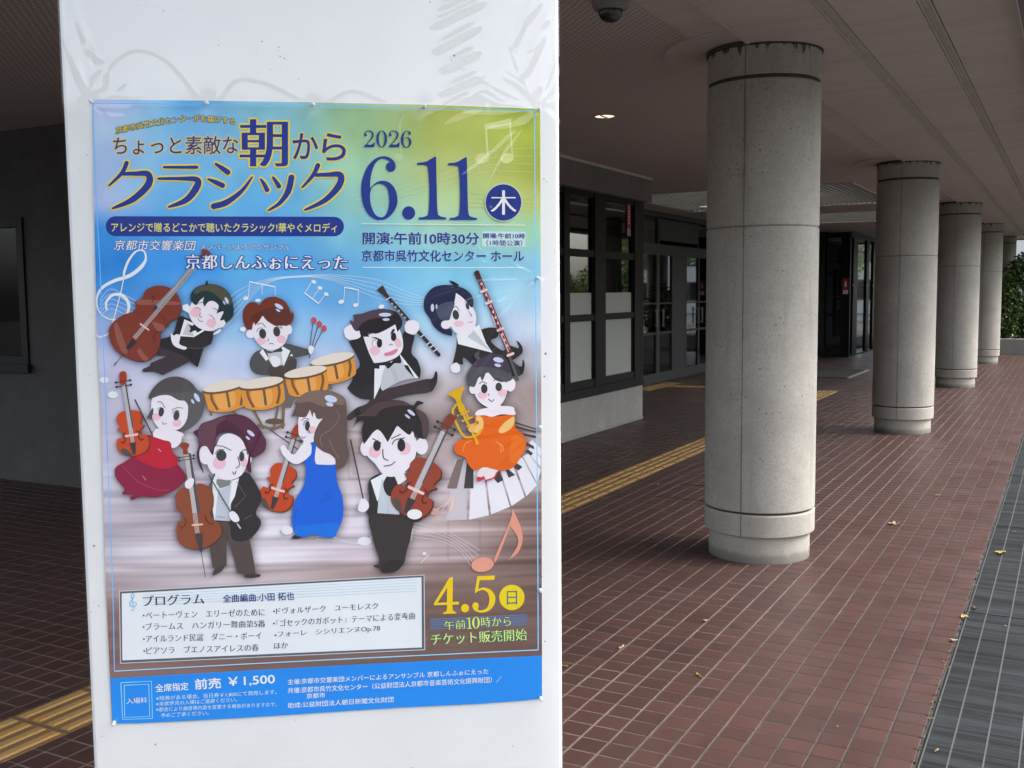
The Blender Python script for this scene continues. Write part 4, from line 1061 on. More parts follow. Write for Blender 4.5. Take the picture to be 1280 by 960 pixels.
def bassist():
    s = Art(110, 340, 6.4, 60); B = [(440, 215), (465, 155), (535, 118), (620, 118), (700, 155), (742, 230), (748, 310), (722, 370), (668, 395), (640, 435), (590, 480), (585, 560), (560, 640), (500, 702), (420, 716), (330, 690), (240, 638), (188, 560), (175, 470), (215, 400), (295, 345), (365, 322), (390, 285), (385, 240)]
    s.S([(580, 560), (580, 560), (760, 560), (930, 600), (930, 600), (880, 762), (880, 762), (815, 715), (815, 715), (600, 822), (600, 822), (530, 795), (455, 798), (440, 778), (500, 748), (510, 725), (630, 670), (550, 660)], (66, 56, 60), sil=True)
    s.S([(730, 360), (800, 370), (900, 420), (985, 462), (1002, 510), (985, 575), (930, 605), (880, 762), (880, 762), (820, 700), (700, 640), (580, 600), (580, 540), (680, 500)], BK, sil=True)
    s.P([(775, 378), (735, 512), (850, 520), (935, 470), (870, 420)], WH); s.P([(800, 400), (760, 500), (850, 512), (830, 450)], ST)
    s.S([(805, 415), (805, 415), (842, 428), (852, 405), (870, 425), (932, 452), (932, 452), (880, 482), (862, 468), (815, 482), (822, 450)], BK)
    s.S([(735, 515), (735, 515), (860, 525), (985, 470), (1003, 510), (985, 570), (910, 605), (800, 608), (730, 575)], (52, 47, 50)); s.K([(800, 604), (900, 610), (960, 590)], (120, 115, 118), 3)
    s.S([(668, 488), (690, 508), (712, 496), (742, 512), (735, 575), (792, 602), (775, 620), (720, 605), (685, 580), (668, 535)], SK)
    s.P([(760, 265), (800, 255), (835, 300), (810, 330), (760, 300)], WH)
    s.S([(1005, 495), (1060, 452), (1062, 478), (1020, 500)], SK)
    s.S([(830, 250), (880, 190), (960, 180), (1045, 235), (1085, 320), (1085, 400), (1045, 450), (980, 472), (900, 452), (840, 400), (812, 330)], SK, sil=True)
    s.E(1062, 415, 42, 30, SK, -25)
    s.S([(868, 265), (832, 235), (826, 180), (862, 128), (930, 100), (1010, 98), (1090, 128), (1145, 195), (1166, 290), (1160, 355), (1108, 402), (1095, 380), (1060, 385), (1098, 305), (1098, 305), (1030, 332), (1030, 332), (1048, 270), (1005, 232), (965, 240), (935, 278), (935, 278), (922, 240), (932, 200), (932, 200), (895, 230)], (42, 58, 62), sil=True)
    s.S([(850, 160), (890, 115), (960, 98), (1050, 110), (1120, 160), (1155, 240), (1120, 265), (1060, 215), (1000, 165), (930, 150), (870, 175)], (86, 84, 70))
    s.S([(938, 106), (938, 106), (952, 66), (952, 66), (962, 78), (958, 106)], (40, 50, 50))
    s.E(1112, 228, 12, 28, HL, -25); s.E(1092, 246, 7, 17, HL, -25)
    s.E(865, 322, 40, 38, PK); s.E(990, 408, 38, 36, PK)
    for p in ([(858, 285), (885, 286), (908, 300)], [(972, 340), (998, 355), (1018, 382)], [(905, 330), (895, 348), (905, 362), (915, 350)], [(888, 368), (892, 388), (925, 396)], [(885, 250), (905, 242), (920, 248)], [(1005, 292), (1028, 296), (1040, 312)]): s.K(p, (80, 55, 65), 4)
    s.S(B, (88, 42, 34), sil=True); s.S([(x - 3, y - 5) for x, y in B], BR)
    for q in ([(215, 430), (240, 415), (300, 560), (320, 640), (290, 650), (240, 560)], [(400, 640), (420, 610), (460, 660), (490, 700), (450, 705)], [(520, 400), (600, 420), (620, 460), (560, 470)], [(400, 225), (520, 222), (720, 240), (735, 262), (560, 262), (410, 262)]): s.S(q, (150, 92, 82))
    s.K([(835, -22, 34), (700, 140, 36), (565, 292, 40)], (66, 66, 72), smooth=False, cap=False); s.K([(818, -24, 20), (690, 130, 22), (552, 282, 24)], (150, 150, 154), smooth=False, cap=False)
    s.P([(545, 262), (580, 300), (560, 335), (520, 300)], (62, 60, 66)); strings(s, (850, -30), (375, 530), 34)
    s.K([(425, 415), (490, 462)], (232, 205, 200), 12, False); s.P([(360, 532), (398, 560), (330, 622), (308, 605)], (52, 52, 56))
    s.K([(290, 655), (215, 745)], (70, 70, 76), 5, False); s.K([(232, 722), (215, 745)], (50, 50, 54), 9, False)
    s.K([(520, 190), (530, 215), (515, 245)], (70, 34, 30), 5); s.K([(585, 345), (625, 385), (655, 440)], (90, 60, 60), 4); s.K([(560, 475), (530, 510), (545, 545)], (70, 34, 30), 5)
    s.S([(910, -170), (935, -185), (975, -165), (985, -140), (950, -135), (920, -140)], (120, 70, 70)); s.K([(900, -120, 14), (940, -160, 22)], (110, 66, 66), smooth=False)
    s.build('printed_bass_player', poster, label='cartoon boy hugging a big brown double bass')
bassist()

def drum(s, cx, cy, w, hgt, rot):
    ct, st_ = cos(radians(rot)), sin(radians(rot)); f = lambda P: [(cx + x * ct - y * st_, cy + x * st_ + y * ct) for x, y in P]
    s.S(f([(-w, 0), (-w, 0), (w, 0), (w, 0), (w * .98, hgt * .6), (w * .84, hgt * 1.0), (0, hgt * 1.18), (-w * .84, hgt * 1.0), (-w * .98, hgt * .6)]), (224, 152, 72), sil=True)
    s.S(f([(-w * .5, hgt * .3), (w * .35, hgt * .25), (w * .3, hgt * .95), (-w * .4, hgt)]), (235, 170, 96))
    for k in (-.62, .05, .68): s.K(f([(w * k * 1.05, 8), (w * k * 1.12, hgt * .5), (w * k * .85, hgt * 1.0)]), (120, 92, 62), w * .12, cap=False)
    s.E(cx, cy + hgt * .08, w * 1.04, w * .25, (112, 84, 60), rot); s.E(cx, cy, w * 1.02, w * .23, (232, 222, 208), rot)
def timpanist():
    s = Art(280, 340, 7.111, 20)
    s.S([(330, 690), (270, 720), (232, 790), (240, 860), (290, 905), (400, 918), (520, 920), (630, 900), (640, 800), (620, 762), (620, 762), (760, 730), (752, 690), (700, 672), (630, 652), (555, 636), (440, 660)], (82, 84, 84), sil=True)
    s.S([(400, 840), (560, 790), (640, 770), (638, 860), (560, 950), (420, 930)], (78, 70, 66))
    s.P([(345, 682), (318, 715), (375, 790), (400, 770)], WH); s.P([(520, 660), (590, 700), (530, 840), (505, 700)], WH)
    s.P([(385, 690), (510, 690), (525, 825), (440, 840), (398, 780)], ST)
    s.S([(410, 770), (450, 742), (500, 775), (490, 830), (440, 840)], SK)
    s.S([(390, 700), (430, 706), (450, 695), (510, 680), (518, 705), (455, 712), (400, 722)], (66, 66, 70))
    s.E(238, 550, 40, 38, SK, 0); s.E(580, 512, 26, 42, SK)
    s.S([(255, 480), (300, 400), (400, 380), (520, 440), (572, 500), (568, 570), (535, 640), (470, 685), (390, 690), (330, 660), (280, 600), (256, 540)], SK, sil=True)
    s.S([(205, 505), (172, 430), (172, 350), (205, 290), (260, 265), (318, 292), (318, 292), (370, 235), (450, 220), (530, 250), (578, 310), (600, 370), (612, 345), (622, 400), (600, 455), (550, 480), (520, 470), (470, 480), (430, 465), (380, 430), (345, 388), (345, 388), (310, 440), (278, 475), (278, 475), (262, 440), (250, 512), (250, 512)], (118, 58, 44), sil=True)
    s.S([(240, 400), (340, 340), (470, 310), (560, 330), (610, 400), (550, 470), (470, 472), (400, 440), (350, 385), (300, 440), (262, 440)], (98, 52, 44))
    s.E(490, 305, 42, 17, HL, 30); s.E(482, 340, 22, 9, HL, 30)
    s.E(332, 612, 42, 34, PK); s.E(512, 596, 38, 34, PK); s.E(345, 548, 31, 44, (62, 66, 68), -8); s.E(470, 530, 31, 44, (62, 66, 68), -8)
    for p in ([(300, 465), (340, 455), (372, 492)], [(292, 530), (310, 500), (345, 498)], [(448, 495), (480, 485), (510, 500)], [(486, 455), (520, 498)], [(392, 590), (398, 605), (388, 612)], [(402, 640), (425, 632), (442, 642)]): s.K(p, (80, 62, 66), 5)
    for x in (793, 840, 888): s.K([(770 + (x - 840) * .25, 700), (x, 440 + (x - 793) * .6)], (90, 70, 74), 7, False)
    for x, y in ((800, 425), (848, 460), (890, 497)): s.S([(x - 22, y - 8), (x, y - 26), (x + 22, y - 6), (x + 20, y + 22), (x, y + 34), (x - 18, y + 18)], (196, 84, 96))
    s.K([(760, 765), (772, 700)], (90, 70, 74), 7, False); s.S([(752, 668), (772, 652), (800, 672), (788, 715), (770, 728), (754, 710)], SK)
    s.P([(585, 745), (605, 725), (615, 748)], WH)
    s.build('printed_timpanist', poster, label='cartoon boy with red drum mallets')
    s = Art(110, 320, 3.879, 62)
    for a_, b_, c_ in (((700, 740), (800, 880), 11), ((580, 700), (600, 770), 9), ((940, 650), (900, 840), 12), ((780, 700), (850, 830), 12), ((955, 600), (945, 830), 14), ((1170, 560), (1180, 640), 10)): s.K([a_, b_], (125, 104, 80), c_, False)
    s.K([(830, 820), (900, 835), (950, 815)], (125, 104, 80), 14); s.E(905, 800, 45, 14, (100, 82, 66)); s.P([(950, 600), (1005, 690), (985, 735), (955, 730)], (112, 104, 100))
    drum(s, 1185, 497, 104, 102, -12); drum(s, 1055, 560, 102, 104, -10); drum(s, 663, 628, 103, 108, -11); drum(s, 842, 613, 105, 112, -9)
    s.build('printed_timpani', poster, label='four printed orange kettle drums')
timpanist()

def clarinetist():
    s = Art(420, 340, 6, 22)
    s.S([(280, 900), (400, 870), (560, 830), (700, 800), (720, 850), (705, 900), (560, 920), (420, 955), (300, 1000), (160, 1075), (110, 1110), (75, 1090), (150, 1020), (240, 980)], (62, 50, 54), sil=True)
    s.S([(700, 810), (730, 790), (745, 745), (760, 760), (755, 830), (718, 895), (700, 870)], BK, sil=True)
    s.S([(95, 520), (95, 520), (165, 495), (215, 490), (300, 640), (480, 610), (500, 470), (530, 445), (590, 465), (565, 600), (610, 660), (635, 740), (625, 800), (625, 800), (560, 790), (360, 870), (280, 955), (280, 955), (190, 950), (120, 910), (85, 870), (85, 870), (125, 800), (108, 762), (108, 762), (180, 690)], BK, sil=True)
    s.P([(290, 700), (370, 700), (330, 860), (285, 955)], WH); s.P([(480, 615), (620, 795), (590, 795), (540, 700), (470, 690)], WH)
    s.S([(370, 710), (480, 640), (520, 720), (590, 795), (590, 795), (480, 820), (350, 890), (350, 890), (335, 850)], ST)
    s.K([(415, 720), (445, 820)], (140, 142, 148), 3, False); s.K([(432, 715), (465, 820)], (140, 142, 148), 3, False)
    s.P([(285, 680), (328, 684), (325, 725), (283, 722)], BK); s.S([(370, 672), (370, 672), (415, 678), (430, 655), (480, 628), (480, 628), (488, 680), (445, 682), (430, 690), (395, 722), (380, 715)], (40, 40, 44))
    s.S([(65, 470), (60, 430), (105, 395), (130, 400), (180, 435), (180, 490), (110, 508), (72, 490)], SK, sil=True)
    s.S([(205, 485), (205, 485), (300, 450), (440, 390), (480, 440), (502, 520), (495, 590), (450, 640), (370, 672), (285, 682), (285, 682), (245, 600)], SK, sil=True)
    s.S([(105, 365), (135, 372), (130, 320), (130, 320), (200, 310), (280, 285), (370, 278), (450, 300), (490, 350), (495, 400), (460, 450), (460, 450), (445, 395), (440, 395), (360, 440), (300, 462), (240, 455), (250, 485), (250, 485), (190, 480), (175, 440), (155, 442), (118, 400)], (40, 34, 38), sil=True)
    s.S([(105, 362), (135, 372), (130, 322), (130, 322), (200, 312), (290, 285), (400, 288), (430, 320), (360, 340), (270, 350), (190, 390), (150, 442), (120, 405)], (84, 66, 78))
    s.E(368, 320, 46, 14, HL); s.E(376, 356, 26, 10, HL)
    s.E(292, 588, 38, 36, PK); s.E(466, 530, 22, 38, PK, -20); s.E(326, 535, 20, 32, (40, 40, 44)); s.E(432, 485, 20, 32, (40, 40, 44))
    s.S([(262, 488), (262, 488), (300, 490), (342, 508), (340, 518), (300, 502)], (40, 36, 40)); s.S([(405, 470), (405, 470), (418, 438), (435, 425), (440, 440), (428, 452)], (40, 36, 40))
    s.K([(272, 548), (276, 515), (300, 510)], (90, 70, 78), 3); s.K([(398, 548), (415, 540), (426, 548)], (70, 55, 62), 4)
    s.S([(362, 610), (400, 598), (455, 575), (460, 592), (430, 618), (375, 628)], (222, 130, 160))
    # clarinet
    s.K([(355, 150), (770, 620)], (52, 44, 44), 26, False, sil=True)
    s.P([(305, 135), (350, 98), (385, 160), (365, 185)], (62, 52, 48)); s.P([(755, 590), (778, 628), (745, 615)], (52, 44, 44))
    for x, y in ((390, 200), (540, 370), (648, 478), (692, 535), (720, 555), (745, 585)): s.K([(x - 14, y + 10), (x + 14, y - 10)], (225, 222, 225), 8, False)
    for x, y in ((420, 238), (445, 262), (470, 290), (492, 318), (515, 342), (560, 380)): s.E(x, y, 8, 7, (196, 186, 188)); s.K([(x - 14, y + 8), (x + 10, y + 12)], (150, 140, 142), 4, False)
    s.S([(522, 445), (515, 400), (545, 368), (590, 362), (622, 388), (620, 430), (590, 468), (550, 462)], SK)
    s.build('printed_clarinet_player', poster, label='cartoon player with long dark hair raising a clarinet')
clarinetist()

def bassoonist():
    s = Art(520, 330, 6.857, 22)
    s.S([(350, 620), (350, 620), (400, 680), (560, 560), (690, 550), (700, 620), (640, 660), (740, 740), (800, 700), (880, 720), (860, 655), (905, 700), (910, 760), (850, 810), (830, 830), (900, 880), (915, 815), (930, 870), (900, 950), (780, 960), (640, 900), (500, 870), (408, 800), (405, 860), (405, 860), (315, 850), (315, 850), (345, 720)], (48, 44, 46), sil=True)
    s.P([(345, 605), (495, 545), (540, 520), (600, 680), (655, 760), (360, 685)], WH); s.P([(440, 625), (490, 560), (600, 700), (640, 745)], ST)
    s.S([(300, 870), (345, 845), (375, 875), (372, 920), (335, 932), (300, 915)], SK, sil=True)
    s.S([(338, 250), (400, 280), (460, 340), (500, 400), (515, 470), (500, 550), (455, 605), (400, 612), (340, 590), (300, 540), (265, 480), (300, 340)], SK, sil=True)
    s.S([(120, 470), (75, 400), (66, 330), (90, 260), (150, 200), (235, 180), (330, 185), (420, 215), (480, 275), (490, 345), (470, 370), (400, 290), (342, 248), (342, 248), (325, 340), (285, 480), (285, 480), (240, 475), (215, 500), (230, 540), (300, 560), (308, 615), (308, 615), (220, 590), (150, 530)], (40, 44, 72), sil=True)
    s.S([(170, 380), (250, 330), (330, 330), (300, 430), (280, 480), (210, 475)], (78, 84, 104)); s.E(255, 520, 42, 36, SK)
    s.S([(282, 138), (282, 138), (330, 155), (370, 185), (320, 182)], (30, 34, 48)); s.E(140, 375, 14, 34, HL); s.E(175, 365, 7, 20, HL)
    s.E(340, 435, 27, 42, (66, 68, 72), -12); s.E(440, 362, 14, 30, (66, 68, 72), -18); s.E(368, 510, 40, 24, PK)
    for p in ([(325, 372), (345, 362), (370, 402)], [(416, 320), (430, 340)], [(450, 405), (462, 420), (478, 442), (464, 440)], [(448, 495), (468, 500), (484, 488)]): s.K(p, (92, 60, 72), 4)
    s.K([(745, 640), (870, 990)], (88, 88, 92), 22, False)
    s.K([(520, 75), (815, 780)], (110, 42, 46), 40, False, sil=True); s.K([(515, 62), (545, 140)], (72, 42, 38), 44, False, False)
    for x, y in ((580, 230), (622, 330), (722, 560), (808, 775)): s.K([(x - 22, y + 9), (x + 22, y - 9)], (236, 210, 205), 22, False)
    for k in range(12): x = 560 + k * 20; y = 170 + k * 48; s.E(x, y, 10, 12, (222, 180, 182)); s.K([(x + 12, y + 10), (x + 22, y + 35)], (205, 160, 160), 5, False)
    s.K([(725, 600), (790, 750)], (235, 190, 190), 8, False); s.K([(650, 440), (680, 520)], (235, 200, 200), 8, False)
    s.build('printed_bassoon_player', poster, label='cartoon boy holding a dark red bassoon')
bassoonist()

def violin(s, ax, ay, ang, L, col=(196, 78, 44)):
    """violin with scroll at the top; (ax, ay) is the body centre"""
    ct, st_ = cos(radians(ang)), sin(radians(ang)); f = lambda P: [(ax + (x * ct - y * st_) * L, ay + (x * st_ + y * ct) * L) for x, y in P]
    body = [(-.02, -.50), (.20, -.46), (.28, -.32), (.23, -.16), (.30, -.12), (.20, -.02), (.22, .08), (.33, .10), (.36, .28), (.26, .45), (0, .52), (-.26, .45), (-.36, .28), (-.33, .10), (-.22, .08), (-.20, -.02), (-.30, -.12), (-.23, -.16), (-.28, -.32), (-.20, -.46)]
    s.S(f([(x + .03, y + .012) for x, y in body]), tuple(int(c * .6) for c in col), sil=True); s.S(f(body), col)
    s.S(f([(-.30, .36), (-.2, .32), (-.08, .45), (-.05, .515), (-.2, .48)]), (84, 76, 70))
    s.K([(*p, L * .1) for p in f([(0, .06), (0, -1.12)])], (172, 168, 172), smooth=False, cap=False); s.K([(*p, L * .035) for p in f([(.05, -.1), (.045, -1.12)])], (80, 78, 84), smooth=False, cap=False)
    s.S(f([(-.06, -1.08), (-.07, -1.25), (-.03, -1.36), (.08, -1.36), (.10, -1.26), (.05, -1.1)]), tuple(int(c * .85) for c in col))
    for k in (-1.05, -1.15):
        s.K([(*p, L * .022) for p in f([(-.16, k), (.16, k)])], (70, 62, 62), smooth=False)
        for sg in (-.16, .16): q = f([(sg, k)])[0]; s.E(q[0], q[1], L * .028, L * .028, (60, 54, 54))
    for k in (-.03, -.01, .012, .034): s.K([(*p, L * .009) for p in f([(k, .3), (k * .8, -1.05)])], (226, 220, 222), smooth=False, cap=False)
    s.K([(*p, L * .05) for p in f([(-.13, .06), (.13, .06)])], (238, 205, 195), smooth=False)
    s.P(f([(-.07, .22), (.07, .22), (.03, .48), (-.03, .48)]), (58, 54, 56))
    for sg in (-1, 1): s.K([(*p, L * .022) for p in f([(sg * .13, -.02), (sg * .18, .02), (sg * .15, .12), (sg * .2, .2), (sg * .25, .17)])], (84, 36, 26))

def red_dress():
    s = Art(130, 455, 5.333, 62)
    s.K([(210, 238), (330, 480)], (70, 66, 70), 9, False)
    s.S([(350, 430), (420, 430), (520, 455), (530, 490), (500, 540), (470, 560), (380, 520), (330, 480)], SK, sil=True)
    s.K([(525, 480), (515, 530), (470, 562)], (110, 108, 116), 5)
    s.S([(285, 480), (300, 470), (340, 485), (400, 505), (445, 520), (460, 580), (500, 625), (485, 650), (548, 740), (520, 800), (440, 855), (350, 885), (250, 880), (190, 905), (180, 880), (200, 870), (125, 862), (140, 830), (85, 760), (80, 690), (140, 650), (215, 600), (290, 560)], (140, 30, 66), sil=True)
    s.S([(290, 490), (350, 490), (440, 525), (458, 580), (498, 628), (470, 680), (380, 695), (290, 665), (215, 620), (290, 560)], (190, 36, 58))
    s.K([(130, 680), (230, 780), (360, 835), (440, 835)], (176, 70, 98), 5); s.K([(262, 745), (282, 770)], (215, 130, 150), 6); s.K([(365, 565), (382, 580)], (225, 140, 150), 7)
    s.S([(325, 230), (400, 195), (500, 220), (560, 270), (560, 350), (520, 420), (450, 445), (380, 432), (335, 380), (320, 320)], SK, sil=True)
    s.S([(302, 228), (330, 160), (400, 100), (490, 82), (570, 110), (620, 165), (660, 200), (672, 270), (650, 350), (590, 415), (520, 448), (490, 440), (490, 440), (545, 400), (562, 320), (555, 250), (500, 240), (440, 208), (380, 208), (330, 225)], (92, 90, 92), sil=True)
    s.S([(302, 228), (330, 160), (400, 100), (490, 82), (570, 110), (610, 170), (500, 190), (380, 190)], (84, 80, 80)); s.S([(330, 290), (290, 355), (290, 355), (325, 365)], (80, 80, 84))
    s.E(622, 222, 14, 32, HL, -30); s.E(594, 248, 8, 17, HL, -30)
    s.E(352, 350, 28, 24, PK); s.E(490, 390, 30, 26, PK); s.E(385, 318, 18, 31, (64, 64, 66), 10); s.E(486, 342, 20, 32, (64, 66, 62), 10)
    for p in ([(360, 252), (385, 252), (410, 290)], [(455, 305), (490, 290), (528, 292)], [(362, 300), (378, 288), (395, 292)], [(458, 325), (480, 308), (505, 312)], [(392, 385), (405, 400), (420, 392)]): s.K(p, (84, 66, 72), 4)
    violin(s, 185, 455, -9, 300)
    s.build('printed_violinist_in_red', poster, label='cartoon girl in a crimson dress with a violin')
red_dress()

def cellist():
    s = Art(215, 505, 4.364, 110)
    s.S([(215, 640), (300, 640), (400, 700), (430, 760), (458, 920), (458, 920), (400, 925), (360, 915), (360, 915), (300, 700), (300, 700), (300, 880), (300, 880), (225, 890), (225, 890), (210, 780)], (84, 70, 68), sil=True)
    s.S([(225, 925), (240, 890), (290, 870), (275, 905), (232, 930)], (70, 60, 60)); s.S([(398, 940), (402, 925), (440, 920), (482, 925), (478, 938), (430, 944)], (60, 52, 54))
    s.S([(250, 400), (400, 370), (440, 400), (480, 470), (490, 520), (460, 590), (488, 640), (460, 700), (400, 745), (330, 730), (310, 640), (230, 620)], BK, sil=True)
    s.P([(245, 395), (330, 410), (320, 635), (230, 630)], (196, 202, 214)); s.P([(330, 415), (368, 400), (345, 500), (312, 560), (322, 470)], WH); s.P([(225, 400), (245, 385), (258, 430), (235, 640), (222, 560)], WH)
    s.K([(245, 440), (265, 460), (325, 435)], WH, 5, False); s.P([(245, 408), (325, 408), (318, 440), (265, 458), (245, 430)], (130, 132, 132)); s.K([(250, 612), (290, 614)], (90, 92, 100), 3)
    s.K([(355, 420), (405, 500), (345, 560)], (120, 114, 100), 2.5, False); s.K([(395, 625), (440, 600)], (120, 114, 100), 2.5)
    s.E(185, 275, 34, 52, SK)
    s.S([(240, 230), (270, 175), (320, 158), (380, 190), (410, 260), (408, 330), (380, 385), (320, 412), (255, 400), (210, 360), (192, 300), (215, 250)], SK, sil=True); s.E(420, 300, 16, 28, SK)
    s.S([(150, 215), (140, 180), (120, 150), (145, 135), (165, 105), (220, 85), (270, 65), (340, 52), (410, 68), (460, 110), (495, 160), (515, 200), (505, 255), (450, 288), (430, 290), (435, 370), (410, 350), (420, 270), (400, 225), (375, 178), (322, 150), (322, 150), (270, 155), (242, 190), (232, 250), (222, 275), (190, 228), (155, 240), (155, 300), (170, 350), (175, 375), (150, 330), (138, 270)], (74, 34, 56), sil=True)
    s.S([(145, 150), (165, 110), (220, 88), (280, 68), (300, 80), (250, 110), (240, 170), (220, 250), (190, 228), (150, 220)], (100, 62, 78)); s.S([(300, 75), (380, 60), (460, 115), (510, 200), (500, 250), (450, 285), (420, 230), (390, 150), (340, 110)], (88, 42, 66))
    s.E(432, 157, 25, 10, HL, 40); s.E(416, 183, 14, 6, HL, 40)
    s.E(262, 318, 36, 34, PK); s.E(396, 315, 16, 26, PK); s.E(272, 278, 28, 30, (58, 62, 62)); s.E(383, 284, 14, 26, (58, 62, 62))
    s.K([(245, 225), (280, 228), (325, 250)], (70, 44, 54), 4); s.K([(375, 262), (400, 245), (405, 250)], (70, 44, 54), 4); s.K([(362, 285), (372, 330), (352, 345)], (70, 44, 54), 4); s.K([(332, 366), (345, 380), (352, 362)], (70, 44, 54), 4); s.K([(240, 268), (255, 248), (285, 246)], (70, 44, 54), 4)
    s.K([(235, 378), (200, 470)], (76, 74, 80), 8, False)
    B = [(110, 455), (70, 452), (35, 470), (22, 510), (30, 570), (60, 590), (60, 630), (35, 640), (28, 700), (50, 760), (110, 785), (180, 780), (240, 745), (272, 700), (262, 650), (225, 620), (212, 590), (225, 545), (222, 480), (190, 440), (145, 430)]
    s.S([(x + 5, y + 3) for x, y in B], (84, 44, 32), sil=True); s.S(B, (140, 74, 50))
    s.P([(68, 270), (100, 265), (150, 590), (118, 590)], (176, 172, 174)); s.P([(92, 266), (106, 266), (158, 590), (140, 592)], (82, 80, 84)); strings(s, (84, 275), (142, 700), 26)
    s.S([(65, 270), (62, 245), (45, 222), (60, 208), (75, 206), (98, 218), (88, 245), (92, 268)], (140, 66, 46))
    for y in (283, 300): s.K([(42, y + 6), (125, y - 6)], (74, 60, 60), 4, False); s.E(44, y + 6, 6, 6, (60, 54, 54)); s.E(122, y - 6, 6, 6, (60, 54, 54))
    s.K([(115, 656), (168, 652)], (238, 205, 180), 9, False); s.P([(130, 702), (172, 700), (168, 800), (155, 800)], (66, 62, 64)); s.K([(162, 800), (186, 938)], (80, 76, 80), 4, False)
    for P in ([(75, 620), (80, 640), (60, 672), (48, 660)], [(185, 600), (190, 625), (215, 652), (230, 640)]): s.K(P, (80, 36, 26), 4)
    s.S([(78, 450), (75, 425), (100, 402), (122, 405), (120, 435), (100, 458)], SK)
    s.K([(205, 385), (375, 675)], (74, 72, 78), 6, False); s.K([(360, 650), (375, 672)], (200, 200, 205), 8, False)
    s.S([(315, 592), (335, 580), (360, 600), (370, 630), (348, 640), (322, 622)], SK)
    s.build('printed_cellist', poster, label='cartoon cellist with dark purple hair and black jacket')
cellist()

def blue_dress():
    s = Art(320, 480, 4.8, 62)
    s.K([(70, 262), (250, 388)], (66, 58, 62), 6, False)
    violin(s, 138, 615, 17, 285, (192, 74, 40))
    s.E(188, 875, 34, 26, (238, 236, 244)); s.S([(215, 920), (235, 902), (275, 905), (270, 920), (235, 926)], (50, 44, 48))
    s.S([(285, 345), (330, 340), (470, 440), (475, 480), (360, 480), (300, 480)], SK, sil=True)
    s.S([(318, 345), (362, 345), (360, 475), (475, 480), (475, 480), (490, 590), (520, 680), (522, 790), (490, 880), (465, 915), (400, 915), (350, 900), (290, 915), (240, 905), (240, 905), (220, 850), (218, 780), (240, 690), (290, 600), (300, 500), (290, 455), (330, 420), (330, 370)], (14, 102, 216), sil=True)
    s.S([(240, 850), (350, 840), (450, 830), (500, 840), (470, 905), (400, 912), (350, 897), (290, 910), (243, 900)], (34, 118, 222))
    for p in ([(445, 630), (420, 670), (385, 705)], [(455, 655), (435, 685), (405, 710)], [(248, 745), (236, 790), (240, 815)]): s.K(p, (20, 70, 160), 3)
    s.S([(148, 378), (170, 365), (190, 390), (230, 420), (285, 350), (320, 345), (335, 380), (320, 430), (260, 475), (215, 470), (165, 425)], SK, sil=True)
    s.S([(258, 200), (300, 150), (380, 190), (400, 210), (370, 260), (350, 340), (300, 345), (262, 310), (255, 265)], SK, sil=True)
    s.S([(218, 190), (240, 130), (240, 100), (300, 50), (380, 35), (450, 40), (510, 65), (540, 110), (548, 250), (545, 340), (555, 430), (530, 490), (478, 510), (478, 510), (470, 435), (400, 400), (352, 355), (350, 300), (375, 240), (402, 205), (402, 205), (365, 205), (348, 155), (340, 195), (325, 150), (325, 150), (300, 195), (260, 195), (245, 185)], (100, 80, 76), sil=True)
    s.S([(240, 105), (300, 50), (380, 35), (450, 40), (510, 65), (535, 110), (520, 125), (470, 118), (430, 135), (390, 130), (330, 105), (280, 110)], (128, 106, 98))
    s.K([(480, 150), (500, 200), (450, 270), (400, 300), (385, 340), (400, 370)], (150, 128, 116), 3); s.K([(440, 330), (470, 400), (500, 440)], (150, 128, 116), 3)
    s.E(450, 87, 38, 20, HL, 15); s.E(443, 120, 22, 12, HL, 15)
    s.E(310, 250, 15, 30, (56, 58, 58)); s.E(338, 272, 20, 22, PK)
    for p in ([(275, 218), (295, 202), (320, 212)], [(288, 245), (292, 222), (310, 215)], [(275, 312), (285, 322), (298, 314)], [(312, 290), (322, 280), (326, 294)]): s.K(p, (80, 62, 68), 4)
    s.build('printed_violinist_in_blue', poster, label='cartoon girl in a bright blue dress with a violin')
blue_dress()

